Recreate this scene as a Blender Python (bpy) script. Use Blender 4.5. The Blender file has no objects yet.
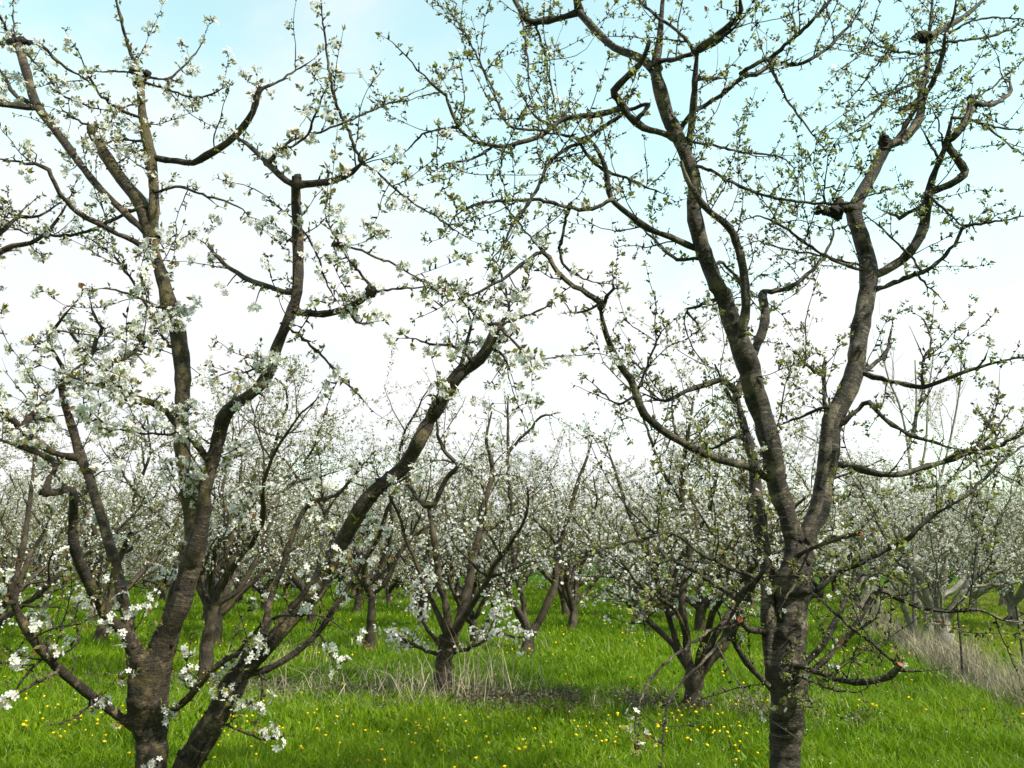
import bpy, math, random
import numpy as np
from mathutils import Vector

R = math.radians
SC = bpy.context.scene
COL = SC.collection

# ------------------------------------------------------------------ camera
PITCH = R(12.4); F = 800.0; EYE = 1.6
cam_d = bpy.data.cameras.new('camera'); cam = bpy.data.objects.new('camera', cam_d); COL.objects.link(cam)
cam.location = (0, 0, EYE); cam.rotation_euler = (R(90) + PITCH, 0, 0)
cam_d.sensor_width = 36; cam_d.lens = F / 1024 * 36; cam_d.clip_start = 0.05; cam_d.clip_end = 5000
SC.camera = cam
# ------------------------------------------------------------------ view
SC.view_settings.view_transform = 'Standard'; SC.view_settings.look = 'None'
SC.view_settings.exposure = 0.55; SC.view_settings.gamma = 1.0
SC.render.engine = 'CYCLES'
SC.cycles.max_bounces = 5; SC.cycles.diffuse_bounces = 3; SC.cycles.transmission_bounces = 3
SC.cycles.transparent_max_bounces = 4; SC.cycles.caustics_reflective = False; SC.cycles.caustics_refractive = False
# ------------------------------------------------------------------ sun and sky
SUN_EL, SUN_AZ = R(47), R(122)     # azimuth clockwise from +Y : behind the camera, to its right
sun_d = bpy.data.lights.new('sun', 'SUN'); sun = bpy.data.objects.new('sun', sun_d); COL.objects.link(sun)
sun_d.energy = 5.0; sun_d.angle = R(1.0); sun_d.color = (1, .95, .86)
sdir = Vector((math.sin(SUN_AZ) * math.cos(SUN_EL), math.cos(SUN_AZ) * math.cos(SUN_EL), math.sin(SUN_EL)))
sun.rotation_euler = sdir.to_track_quat('Z', 'Y').to_euler()
sun.location = (0, 0, 20)

W = bpy.data.worlds.new('World'); SC.world = W; W.use_nodes = True
def world():
    nt = W.node_tree; nt.nodes.clear(); N = nt.nodes.new; L = nt.links.new
    out = N('ShaderNodeOutputWorld'); bg = N('ShaderNodeBackground'); bg.inputs[1].default_value = 0.066
    sky = N('ShaderNodeTexSky'); sky.sky_type = 'NISHITA'; sky.sun_disc = False
    sky.sun_elevation = SUN_EL; sky.sun_rotation = SUN_AZ
    tint = N('ShaderNodeMix'); tint.data_type = 'RGBA'; tint.blend_type = 'MULTIPLY'; tint.inputs[0].default_value = 1
    tint.inputs[7].default_value = (5.2, 5.9, 3.7, 1); L(sky.outputs[0], tint.inputs[6])
    tc = N('ShaderNodeTexCoord'); sx = N('ShaderNodeSeparateXYZ'); L(tc.outputs['Generated'], sx.inputs[0])
    add = N('ShaderNodeMath'); add.operation = 'ADD'; L(sx.outputs[2], add.inputs[0]); add.inputs[1].default_value = 0.35
    dv = N('ShaderNodeVectorMath'); dv.operation = 'DIVIDE'; L(tc.outputs['Generated'], dv.inputs[0])
    cb = N('ShaderNodeCombineXYZ')
    for i in range(3): L(add.outputs[0], cb.inputs[i])
    L(cb.outputs[0], dv.inputs[1])
    tm = N('ShaderNodeMapRange'); L(sx.outputs[1], tm.inputs[0]); tm.inputs[1].default_value = -0.1; tm.inputs[2].default_value = 0.4
    tm.inputs[3].default_value = 0.3; tm.inputs[4].default_value = 1.0  # sky out of view behind the camera is dimmed for stronger contrast
    vs = N('ShaderNodeVectorMath'); vs.operation = 'SCALE'; L(tint.outputs[2], vs.inputs[0]); L(tm.outputs[0], vs.inputs['Scale'])
    ns = N('ShaderNodeTexNoise'); ns.inputs['Scale'].default_value = 2.1; ns.inputs['Detail'].default_value = 6
    ns.inputs['Roughness'].default_value = 0.6; ns.inputs['Distortion'].default_value = 0.5; L(dv.outputs[0], ns.inputs['Vector'])
    # cloud cover: thicker towards the horizon, thinner overhead
    mz = N('ShaderNodeMapRange'); L(sx.outputs[2], mz.inputs[0]); mz.inputs[1].default_value = 0.26; mz.inputs[2].default_value = 0.60
    mz.inputs[3].default_value = 0.44; mz.inputs[4].default_value = -0.30
    mx = N('ShaderNodeMapRange'); L(sx.outputs[0], mx.inputs[0]); mx.inputs[1].default_value = -0.5; mx.inputs[2].default_value = 0.45
    mx.inputs[3].default_value = 0.12; mx.inputs[4].default_value = -0.20
    a1 = N('ShaderNodeMath'); a1.operation = 'ADD'; nr = N('ShaderNodeMapRange'); nr.clamp = False; nr.inputs[1].default_value = .22; nr.inputs[2].default_value = .78; L(ns.outputs[0], nr.inputs[0]); L(nr.outputs[0], a1.inputs[0]); L(mz.outputs[0], a1.inputs[1])
    my = N('ShaderNodeMapRange'); L(sx.outputs[1], my.inputs[0]); my.inputs[1].default_value = -0.15; my.inputs[2].default_value = 0.35
    my.inputs[3].default_value = -0.42; my.inputs[4].default_value = 0.0           # cloud thinned behind the camera, the unseen sun side, to cut fill light
    a3 = N('ShaderNodeMath'); a3.operation = 'ADD'; L(a1.outputs[0], a3.inputs[0]); L(my.outputs[0], a3.inputs[1])
    a2 = N('ShaderNodeMath'); a2.operation = 'ADD'; L(a3.outputs[0], a2.inputs[0]); L(mx.outputs[0], a2.inputs[1])
    cr = N('ShaderNodeMapRange'); cr.interpolation_type = 'SMOOTHSTEP'; L(a2.outputs[0], cr.inputs[0])
    cr.inputs[1].default_value = 0.18; cr.inputs[2].default_value = 0.92; cr.inputs[3].default_value = 0.20
    mix = N('ShaderNodeMix'); mix.data_type = 'RGBA'; L(cr.outputs[0], mix.inputs[0]); L(vs.outputs[0], mix.inputs[6])
    n2 = N('ShaderNodeTexNoise'); n2.inputs['Scale'].default_value = 2.6; n2.inputs['Detail'].default_value = 5; L(dv.outputs[0], n2.inputs['Vector'])
    cm = N('ShaderNodeMix'); cm.data_type = 'RGBA'; cm.inputs[6].default_value = (9.7, 10.1, 10.4, 1); cm.inputs[7].default_value = (11.0, 11.1, 11.2, 1)
    cf = N('ShaderNodeMapRange'); cf.inputs[1].default_value = 0.34; cf.inputs[2].default_value = 0.56; L(n2.outputs[0], cf.inputs[0]); L(cf.outputs[0], cm.inputs[0])
    L(cm.outputs[2], mix.inputs[7])
    L(mix.outputs[2], bg.inputs[0]); L(bg.outputs[0], out.inputs[0])
world()

# ------------------------------------------------------------------ helpers
rng = np.random.default_rng(7)
rnd = random.Random(11)
CP, SP = math.cos(PITCH), math.sin(PITCH)
def P(px, py, d):
    """the world point seen at a pixel of the photograph, d metres ahead of the camera along the ground"""
    u = (px - 512) / F; v = (384 - py) / F
    k = d / (CP - v * SP)
    return np.array((u * k, d, EYE + k * (SP + v * CP)))
def ground_at(px, py):
    u = (px - 512) / F; v = (384 - py) / F
    k = -EYE / (SP + v * CP)
    return np.array((u * k, k * (CP - v * SP), 0.0))
def zc(d, z): return d * CP + (z - EYE) * SP

def tag(o, label, cat, group=None, kind=None):
    if label: o['label'] = label
    if cat: o['category'] = cat
    if group: o['group'] = group
    if kind: o['kind'] = kind
    return o
def empty(name, loc, label, cat, group=None):
    o = bpy.data.objects.new(name, None); COL.objects.link(o); o.location = loc; o.empty_display_size = .2
    return tag(o, label, cat, group)

class MB:
    """collects vertices and faces (numpy), builds one mesh object"""
    def __init__(s): s.v = []; s.f = {3: [], 4: []}; s.fm = {3: [], 4: []}; s.uv = []; s.t = []; s.n = 0
    def add(s, v, faces, mat=0, uv=None, tint=None):
        v = np.asarray(v, float).reshape(-1, 3)
        faces = np.asarray(faces, int); k = faces.shape[1]
        s.v.append(v); s.f[k].append(faces + s.n); s.fm[k].append(np.full(len(faces), mat))
        s.uv.append(np.zeros((len(v), 2)) if uv is None else uv)
        s.t.append(np.full(len(v), .5) if tint is None else np.broadcast_to(tint, (len(v),)))
        s.n += len(v); return s.n - len(v)
    def extra(s, faces, base, mat=0):
        faces = np.asarray(faces, int); s.f[faces.shape[1]].append(faces + base); s.fm[faces.shape[1]].append(np.full(len(faces), mat))
    def mesh(s, name, mats, origin=(0, 0, 0), smooth=True):
        v = np.concatenate(s.v) - np.asarray(origin, float); me = bpy.data.meshes.new(name)
        f3 = np.concatenate(s.f[3]) if s.f[3] else np.zeros((0, 3), int)
        f4 = np.concatenate(s.f[4]) if s.f[4] else np.zeros((0, 4), int)
        m = np.concatenate([np.concatenate(s.fm[3]) if s.fm[3] else np.zeros(0, int), np.concatenate(s.fm[4]) if s.fm[4] else np.zeros(0, int)])
        loops = np.concatenate([f3.ravel(), f4.ravel()]); nf = len(f3) + len(f4)
        start = np.concatenate([np.arange(len(f3)) * 3, len(f3) * 3 + np.arange(len(f4)) * 4])
        tot = np.concatenate([np.full(len(f3), 3), np.full(len(f4), 4)])
        me.vertices.add(len(v)); me.vertices.foreach_set('co', v.astype(np.float32).ravel())
        me.loops.add(len(loops)); me.loops.foreach_set('vertex_index', loops.astype(np.int32))
        me.polygons.add(nf); me.polygons.foreach_set('loop_start', start.astype(np.int32)); me.polygons.foreach_set('loop_total', tot.astype(np.int32))
        me.polygons.foreach_set('material_index', m.astype(np.int32)); me.polygons.foreach_set('use_smooth', np.full(nf, smooth))
        uv = np.concatenate(s.uv); ul = me.uv_layers.new(name='UVMap'); ul.data.foreach_set('uv', uv[loops].astype(np.float32).ravel())
        at = me.attributes.new('tint', 'FLOAT', 'POINT'); at.data.foreach_set('value', np.concatenate(s.t).astype(np.float32))
        for x in mats: me.materials.append(x)
        me.update(calc_edges=True); me.validate(); return me
    def build(s, name, mats, parent=None, origin=(0, 0, 0), smooth=True):
        if not s.v: return None
        if not isinstance(mats, (list, tuple)): mats = [mats]
        o = bpy.data.objects.new(name, s.mesh(name, mats, origin, smooth)); COL.objects.link(o)
        if parent is not None: o.parent = parent
        return o

def norm(a): return a / (np.linalg.norm(a, axis=-1, keepdims=True) + 1e-12)

def tube(mb, pts, rad, n=6, mat=0, rough=0.0, cap=True, capmat=None, cap0=False):
    """a tapered tube along pts"""
    pts = np.asarray(pts, float); rad = np.asarray(rad, float); m = len(pts)
    if m < 2: return
    tan = np.gradient(pts, axis=0); tan = norm(tan)
    ref = np.array((0, 0, 1.)) if abs(tan[0][2]) < .9 else np.array((1., 0, 0))
    A = np.empty((m, 3)); a = norm(np.cross(tan[0], ref))
    for i in range(m):
        a = a - tan[i] * a.dot(tan[i]); a = a / (np.linalg.norm(a) + 1e-12); A[i] = a
    B = np.cross(tan, A)
    th = np.linspace(0, 2 * math.pi, n + 1)           # seam doubled for the uv
    rr = rad[:, None] * np.ones(n + 1)
    if rough > 0:
        k = rng.normal(0, 1, (m, n)); k = np.concatenate([k, k[:, :1]], 1)
        rr = rr * (1 + rough * k) * (1 + rough * .7 * rng.normal(0, 1, (m, 1)))
    v = pts[:, None, :] + rr[..., None] * (np.cos(th)[None, :, None] * A[:, None, :] + np.sin(th)[None, :, None] * B[:, None, :])
    v[:, -1] = v[:, 0]
    L = np.concatenate([[0], np.cumsum(np.linalg.norm(np.diff(pts, axis=0), axis=1))]) + rng.uniform(0, 50)
    circ = 2 * math.pi * float(rad.mean())
    uv = np.stack([np.broadcast_to(th / (2 * math.pi) * circ, (m, n + 1)), np.broadcast_to(L[:, None], (m, n + 1))], -1).reshape(-1, 2)
    i = np.arange(m - 1)[:, None] * (n + 1); j = np.arange(n)[None, :]
    f = np.stack([i + j, i + j + 1, i + j + n + 2, i + j + n + 1], -1).reshape(-1, 4)
    b = mb.add(v.reshape(-1, 3), f, mat, uv)
    if cap0: mb.add(v[0, :n].tolist() + [pts[0].tolist()], [((q + 1) % n, q, n) for q in range(n)], mat)
    if cap:
        c = mb.add(v[-1, :n].reshape(-1, 3).tolist() + [(pts[-1] + tan[-1] * rad[-1] * .25).tolist()],
                   [(q, (q + 1) % n, n) for q in range(n)], mat if capmat is None else capmat)

def blob(mb, c, r, mat=0, squash=(1, 1, 1), rough=.25, n=8, mm=6):
    """a lumpy knob of wood"""
    c = np.asarray(c, float)
    ph = np.linspace(0, math.pi, mm + 1); th = np.linspace(0, 2 * math.pi, n, endpoint=False)
    d = np.stack([np.sin(ph)[:, None] * np.cos(th), np.sin(ph)[:, None] * np.sin(th), np.cos(ph)[:, None] * np.ones(n)], -1)
    k = 1 + rough * rng.normal(0, 1, (mm + 1, n)); k[0] = k[0, 0]; k[-1] = k[-1, 0]
    v = c + d * k[..., None] * r * np.asarray(squash)
    f = [(i * n + j, i * n + (j + 1) % n, (i + 1) * n + (j + 1) % n, (i + 1) * n + j) for i in range(mm) for j in range(n)]
    uv = np.stack([np.broadcast_to(th * r, (mm + 1, n)), np.broadcast_to(ph[:, None] * r, (mm + 1, n))], -1).reshape(-1, 2)
    mb.add(v.reshape(-1, 3), f, mat, uv)

def catmull(K, step):
    """K: rows of values, first two columns are used for arc length"""
    K = np.asarray(K, float)
    if len(K) < 3:
        n = max(2, int(np.linalg.norm(K[-1, :2] - K[0, :2]) / step) + 1)
        return K[0] + (K[-1] - K[0]) * np.linspace(0, 1, n)[:, None]
    Q = np.vstack([2 * K[0] - K[1], K, 2 * K[-1] - K[-2]]); out = []
    for i in range(1, len(Q) - 2):
        p0, p1, p2, p3 = Q[i - 1:i + 3]
        n = max(2, int(round(np.linalg.norm(p2[:2] - p1[:2]) / step)))
        t = np.linspace(0, 1, n, endpoint=False)[:, None]
        out.append(.5 * (2 * p1 + (p2 - p0) * t + (2 * p0 - 5 * p1 + 4 * p2 - p3) * t ** 2 + (3 * p1 - p0 - 3 * p2 + p3) * t ** 3))
    out.append(Q[-2][None]); return np.vstack(out)

# ------------------------------------------------------------------ materials
def mat_new(name):
    m = bpy.data.materials.new(name); m.use_nodes = True; nt = m.node_tree
    b = nt.nodes['Principled BSDF']; return m, nt, b
def ramp(nt, stops, fac):
    r = nt.nodes.new('ShaderNodeValToRGB'); e = r.color_ramp.elements
    while len(e) < len(stops): e.new(.5)
    for el, (p, c) in zip(e, stops): el.position = p; el.color = (*c, 1)
    nt.links.new(fac, r.inputs[0]); return r.outputs[0]
def noise(nt, vec, scale, detail=4, rough=.6, dist=0.0):
    n = nt.nodes.new('ShaderNodeTexNoise'); n.inputs['Scale'].default_value = scale; n.inputs['Detail'].default_value = detail
    n.inputs['Roughness'].default_value = rough; n.inputs['Distortion'].default_value = dist
    if vec is not None: nt.links.new(vec, n.inputs['Vector'])
    return n.outputs[0]
def mapping(nt, vec, scale):
    m = nt.nodes.new('ShaderNodeMapping'); m.inputs['Scale'].default_value = scale; nt.links.new(vec, m.inputs[0]); return m.outputs[0]
def mixc(nt, a, b, f, mode='MIX'):
    m = nt.nodes.new('ShaderNodeMix'); m.data_type = 'RGBA'; m.blend_type = mode
    for s, x in ((6, a), (7, b)):
        if isinstance(x, tuple): m.inputs[s].default_value = (*x, 1)
        else: nt.links.new(x, m.inputs[s])
    if isinstance(f, (int, float)): m.inputs[0].default_value = f
    else: nt.links.new(f, m.inputs[0])
    return m.outputs[2]

def bark(name, dark, mid, pale, lichen, lf=(.50, .68), rough=.62, bump=.8):
    m, nt, b = mat_new(name)
    uv = nt.nodes.new('ShaderNodeUVMap').outputs[0]; tc = nt.nodes.new('ShaderNodeTexCoord').outputs['Object']
    bands = noise(nt, mapping(nt, uv, (13, 50, 1)), 1.0, 7, .75, 1.1)         # lenticel rings run round the limb
    big = noise(nt, mapping(nt, uv, (5, 4.5, 1)), 1.0, 6, .68)
    grit = noise(nt, tc, 70, 5, .7)
    c = ramp(nt, [(.38, dark), (.47, mid), (.53, mid), (.63, pale)], big)
    dash = ramp(nt, [(.36, (1, 1, 1)), (.44, (0, 0, 0))], bands)
    c = mixc(nt, c, dark, dash)
    lite = ramp(nt, [(.54, (0, 0, 0)), (.66, (.8, .8, .8))], bands)
    c = mixc(nt, c, pale, lite)
    c = mixc(nt, c, ramp(nt, [(.3, (.35, .35, .35)), (.7, (1.5, 1.5, 1.5))], grit), .75, 'MULTIPLY')
    lic = noise(nt, tc, 6, 5, .65)
    lr = ramp(nt, [(lf[0], (0, 0, 0)), (lf[1], (1, 1, 1))], lic)
    c = mixc(nt, c, lichen, lr)
    nt.links.new(c, b.inputs['Base Color']); b.inputs['Roughness'].default_value = rough
    b.inputs['Specular IOR Level'].default_value = .35
    bp = nt.nodes.new('ShaderNodeBump'); bp.inputs['Strength'].default_value = bump; bp.inputs['Distance'].default_value = .014
    ad = nt.nodes.new('ShaderNodeMath'); ad.operation = 'ADD'; nt.links.new(bands, ad.inputs[0]); nt.links.new(grit, ad.inputs[1])
    nt.links.new(ad.outputs[0], bp.inputs['Height']); nt.links.new(bp.outputs[0], b.inputs['Normal'])
    return m
BARK_L = bark('bark_brown', (.005, .0038, .0026), (.030, .021, .012), (.17, .125, .072), (.12, .09, .03), lf=(.55, .72))
BARK_R = bark('bark_grey', (.005, .0042, .003), (.034, .026, .016), (.23, .19, .13), (.12, .098, .045), lf=(.57, .74))
BARK_Y = bark('bark_lichen', (.008, .006, .003), (.045, .034, .015), (.17, .13, .065), (.115, .092, .03), lf=(.45, .66))
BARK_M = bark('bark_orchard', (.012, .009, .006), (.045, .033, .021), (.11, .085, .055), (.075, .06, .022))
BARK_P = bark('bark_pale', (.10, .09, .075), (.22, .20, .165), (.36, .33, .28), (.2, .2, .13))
TWIG = bark('twig_bark', (.008, .006, .005), (.024, .018, .015), (.075, .058, .045), (.035, .028, .018), bump=.2)
KNOB = bark('burl_bark', (.006, .005, .004), (.02, .015, .011), (.06, .047, .033), (.03, .024, .014), bump=1)

def leafy(name, stops, transl=.45, rough=.5, spec=.3):
    m, nt, b = mat_new(name)
    at = nt.nodes.new('ShaderNodeAttribute'); at.attribute_name = 'tint'
    c = ramp(nt, stops, at.outputs['Fac'])
    nt.links.new(c, b.inputs['Base Color']); b.inputs['Roughness'].default_value = rough; b.inputs['Specular IOR Level'].default_value = spec
    t = nt.nodes.new('ShaderNodeBsdfTranslucent'); nt.links.new(c, t.inputs[0])
    mx = nt.nodes.new('ShaderNodeMixShader'); mx.inputs[0].default_value = transl
    nt.links.new(b.outputs[0], mx.inputs[1]); nt.links.new(t.outputs[0], mx.inputs[2])
    nt.links.new(mx.outputs[0], nt.nodes['Material Output'].inputs[0]); return m
PETAL = leafy('petal_white', [(0, (.80, .80, .77)), (.6, (.88, .88, .86)), (1, (.88, .84, .83))], .5, .6, .1)
STAMEN = leafy('stamen', [(0, (.35, .34, .08)), (1, (.5, .42, .12))], .1)
LEAF = leafy('young_leaf', [(0, (.22, .085, .03)), (.25, (.21, .15, .04)), (.55, (.22, .24, .05)), (1, (.36, .40, .09))], .55)
BUD = leafy('bud_green', [(0, (.10, .10, .03)), (.5, (.22, .25, .07)), (1, (.50, .50, .33))], .25)
CUT, _nt, _b = mat_new('cut_wood')
_c = ramp(_nt, [(.3, (.14, .035, .012)), (.7, (.36, .095, .03))], noise(_nt, _nt.nodes.new('ShaderNodeTexCoord').outputs['Object'], 60))
_nt.links.new(_c, _b.inputs['Base Color']); _b.inputs['Roughness'].default_value = .7
LEAF_FAR = leafy('far_leaf', [(0, (.17, .10, .04)), (.3, (.20, .17, .05)), (.6, (.22, .23, .05)), (1, (.30, .32, .08))], .5)
GRASS = leafy('grass_blade', [(0, (.052, .10, .004)), (.35, (.135, .25, .005)), (.7, (.225, .36, .009)), (.9, (.33, .39, .02)), (1, (.32, .27, .09))], .45, .45, .25)
DRY = leafy('dry_stalk', [(0, (.11, .09, .075)), (.4, (.30, .27, .21)), (.75, (.44, .39, .28)), (1, (.52, .45, .28))], .2, .7, .1)
NETTLE = leafy('dead_weed', [(0, (.07, .055, .04)), (.4, (.16, .13, .10)), (.62, (.20, .165, .15)), (.70, (.08, .14, .02)), (1, (.11, .20, .02))], .2, .7, .1)
YELLOW = leafy('dandelion_yellow', [(0, (.75, .50, .01)), (1, (.85, .66, .02))], .2, .6, .1)
STALK = leafy('flower_stalk', [(0, (.10, .16, .03)), (1, (.14, .20, .05))], .2)

# ------------------------------------------------------------------ flowers, leaves, buds (all real faces, placed in bulk)
def frames(d, spin=None):
    d = norm(np.asarray(d, float)); ref = np.where(np.abs(d[:, 2:3]) < .9, np.array([[0, 0, 1.]]), np.array([[1., 0, 0]]))
    a = norm(np.cross(d, ref)); b = np.cross(d, a)
    s = rng.uniform(0, 2 * math.pi, len(d)) if spin is None else spin
    c, q = np.cos(s)[:, None], np.sin(s)[:, None]
    return a * c + b * q, b * c - a * q, d
def stamp(mb, T, faces, pos, X, Y, Z, scale, mat, tint):
    """T (k,3) template; one copy per row of pos"""
    pos = np.asarray(pos, float); n = len(pos); k = len(T)
    if n == 0: return
    s = np.asarray(scale, float); s = s.reshape(n, -1) if s.ndim else np.full((n, 1), float(s))
    TT = T[None] * (s[:, None, :] if s.shape[1] == 3 else s[:, :, None])
    v = pos[:, None, :] + TT[..., 0:1] * X[:, None, :] + TT[..., 1:2] * Y[:, None, :] + TT[..., 2:3] * Z[:, None, :]
    f = (np.asarray(faces)[None] + (np.arange(n) * k)[:, None, None]).reshape(-1, len(faces[0]))
    mb.add(v.reshape(-1, 3), f, mat, None, np.repeat(np.broadcast_to(tint, (n,)), k))
def flower_T():
    T = []; Fc = []
    for i in range(5):
        a = i * 2 * math.pi / 5; ca, sa = math.cos(a), math.sin(a); b = len(T)
        for x, y, z in ((.06, 0, 0), (.36, -.25, .14), (.80, -.27, .25), (.96, 0, .20), (.80, .27, .25), (.36, .25, .14), (.5, 0, .06)):
            T.append((x * ca - y * sa, x * sa + y * ca, z))
        Fc += [(b, b + 1, b + 2, b + 6), (b + 6, b + 2, b + 3, b + 4), (b, b + 6, b + 4, b + 5)]
    return np.array(T), Fc
FT, FF = flower_T()
ST = np.array([(.2, 0, .02), (-.1, .17, .02), (-.1, -.17, .02), (0, 0, .42)]); SF = [(0, 1, 3), (1, 2, 3), (2, 0, 3)]
FT2 = np.array([(0, 0, -.1)] + [(math.cos(a), math.sin(a), .22) for a in np.arange(5) * 2 * math.pi / 5]); FF2 = [(0, i + 1, (i + 1) % 5 + 1) for i in range(5)]
LT = np.array([(0, 0, 0), (.45, -.5, .22), (1, 0, .02), (.45, .5, .22), (.5, 0, .0)]); LF = [(0, 1, 2, 4), (0, 4, 2, 3)]
BT = np.array([(0, 0, 0), (.5, 0, .5), (0, .5, .55), (-.5, 0, .5), (0, -.5, .55), (0, 0, 1.25)])
BF = [(0, 2, 1), (0, 3, 2), (0, 4, 3), (0, 1, 4), (5, 1, 2), (5, 2, 3), (5, 3, 4), (5, 4, 1)]

class Bloom:
    """flowers, leaves and buds of one limb"""
    def __init__(s): s.fl = []; s.lf = []; s.bd = []; s.st = []
    def cluster(s, p, d, nf=0, nb=0, nl=0, fs=.016, ls=.028, tint=.5, spread=.03):
        p = np.asarray(p, float); d = norm(np.asarray(d, float))
        for _ in range(nf):
            v = norm(d + rng.normal(0, .75, 3) + np.array((0, 0, -.05))); q = p + v * spread * rng.uniform(.6, 1.3)
            s.fl.append((*q, *norm(v + rng.normal(0, .35, 3)), fs * rng.uniform(.8, 1.15), rng.uniform(0, 1))); s.st.append((*p, *q))
        for _ in range(nb):
            v = norm(d + rng.normal(0, .7, 3)); q = p + v * spread * rng.uniform(.35, .9)
            s.bd.append((*q, *v, fs * rng.uniform(.35, .6), rng.uniform(.1, 1))); s.st.append((*p, *q))
        for _ in range(nl):
            v = norm(d + rng.normal(0, .65, 3)); q = p + v * .004
            s.lf.append((*q, *v, ls * rng.uniform(.5, 1.3), np.clip(tint + rng.normal(0, .25), 0, 1)))
    def build(s, parent, detail=2, origin=(0, 0, 0), names=('blossoms', 'leaves')):
        leaf_m = LEAF if detail == 2 else LEAF_FAR
        mb = MB()
        if s.fl:
            a = np.array(s.fl); X, Y, Z = frames(a[:, 3:6])
            if detail == 2:
                stamp(mb, FT, FF, a[:, :3], X, Y, Z, a[:, 6], 0, a[:, 7]); stamp(mb, ST, SF, a[:, :3], X, Y, Z, a[:, 6], 1, a[:, 7])
            else: stamp(mb, FT2, FF2, a[:, :3], X, Y, Z, a[:, 6], 0, a[:, 7])
        ml = MB()
        if s.bd:
            a = np.array(s.bd); X, Y, Z = frames(a[:, 3:6]); stamp(ml, BT, BF, a[:, :3], X, Y, Z, a[:, 6], 1, a[:, 7])
        if s.st and detail == 2:
            a = np.array(s.st); dd = a[:, 3:] - a[:, :3]; ln = np.linalg.norm(dd, axis=1); X, Y, Z = frames(dd)
            TT = np.array([(-.5, 0, 0), (.5, 0, 0), (.5, 0, 1), (-.5, 0, 1)])
            stamp(ml, TT, [(0, 1, 2, 3)], a[:, :3], X, Y, Z, np.stack([np.full(len(a), .0016), np.ones(len(a)), ln], 1), 1, .4)
        if s.lf:
            a = np.array(s.lf); X, Y, Z = frames(a[:, 3:6]); n = len(a)
            # template runs along x : put its x on the direction
            stamp(ml, LT, LF, a[:, :3], Z, X, Y, np.stack([a[:, 6], a[:, 6] * rng.uniform(.4, .62, n), a[:, 6] * rng.uniform(.5, 1.2, n)], 1), 0, a[:, 7])
        o = []
        if mb.n: o.append(mb.build(names[0], [PETAL, STAMEN], parent, origin))
        if ml.n: o.append(ml.build(names[1], [leaf_m, BUD], parent, origin))
        return o
    def into(s, mb, i0):
        """far trees : everything in one crown mesh, materials i0.. = petal, leaf"""
        if s.fl:
            a = np.array(s.fl); X, Y, Z = frames(a[:, 3:6]); stamp(mb, FT2, FF2, a[:, :3], X, Y, Z, a[:, 6], i0, a[:, 7])
        if s.lf:
            a = np.array(s.lf); X, Y, Z = frames(a[:, 3:6]); n = len(a)
            stamp(mb, LT, LF, a[:, :3], Z, X, Y, np.stack([a[:, 6], a[:, 6] * .55, a[:, 6]], 1), i0 + 1, a[:, 7])

def walk(p, d, length, step=.045, wob=.16, up=.03):
    """a crooked shoot"""
    n = max(2, int(length / step)); pts = [np.asarray(p, float)]; d = norm(np.asarray(d, float))
    for i in range(n):
        d = norm(d + rng.normal(0, wob, 3) * (.5 if i % 2 else 1) + np.array((0, 0, up))); pts.append(pts[-1] + d * step)
    return np.array(pts)

def sprout(mb, bl, pts, rad, style, lvl=0):
    """twigs and spurs along a branch; style gives densities"""
    seg = np.linalg.norm(np.diff(pts, axis=0), axis=1); L = float(seg.sum())
    if L < .02: return
    cum = np.concatenate([[0], np.cumsum(seg)])
    def at(s):
        i = min(int(np.searchsorted(cum, s)), len(pts) - 1); i = max(i, 1); t = (s - cum[i - 1]) / (seg[i - 1] + 1e-9)
        return pts[i - 1] + (pts[i] - pts[i - 1]) * t, norm(pts[i] - pts[i - 1]), rad[i - 1] + (rad[i] - rad[i - 1]) * t
    # twigs
    if lvl < style.get('levels', 2):
        rate = style['twig'][lvl]; k = rng.poisson(L * rate)
        for _ in range(k):
            if pts[0][2] > style.get('bare', 99) and rng.uniform() < style.get('skip', .4): continue
            s = L * rng.uniform(style.get('from', .12) if lvl == 0 else .2, 1); p, t, r = at(s)
            if lvl == 0 and r > style.get('maxr', .05): continue
            side = norm(np.cross(t, rng.normal(0, 1, 3))); d = norm(side + t * rng.uniform(.1, .8) + np.array((0, 0, style.get('lift', .35))))
            ln = rng.uniform(*style['len'][lvl]); r0 = min(r * .6, style['tr'][lvl] * rng.uniform(.7, 1.25))
            w = walk(p, d, ln, .045 if style['detail'] == 2 else .09, .14, style.get('up', .04)); rr = np.linspace(r0, r0 * .35, len(w))
            tube(mb, w, rr, 4 if style['detail'] == 2 else 3, 0, .12 if style['detail'] == 2 else 0, cap=False)
            sprout(mb, bl, w, rr, style, lvl + 1)
    # spurs with their clusters
    gap = style['gap'] * (1.0 if lvl else style.get('gap0', 1.6)); s = rng.uniform(.02, gap)
    while s < L:
        p, t, r = at(s)
        if r < style.get('spurmax', .022) or rng.uniform() < style.get('bigspur', .35):
            side = norm(np.cross(t, rng.normal(0, 1, 3)) + t * .4 + np.array((0, 0, .25)))
            e = p + side * (r + rng.uniform(.006, .03) * style.get('spur', 1))
            if style['detail'] == 2: tube(mb, np.array([p, (p + e) / 2, e]), np.array([.0042, .0034, .0028]) * style.get('spurr', 1), 4, 0, .2)
            style['put'](bl, e, side)
        s += rng.exponential(gap) * .75 + gap * .25
    if lvl > 0: style['put'](bl, pts[-1], norm(pts[-1] - pts[-2]))

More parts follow.
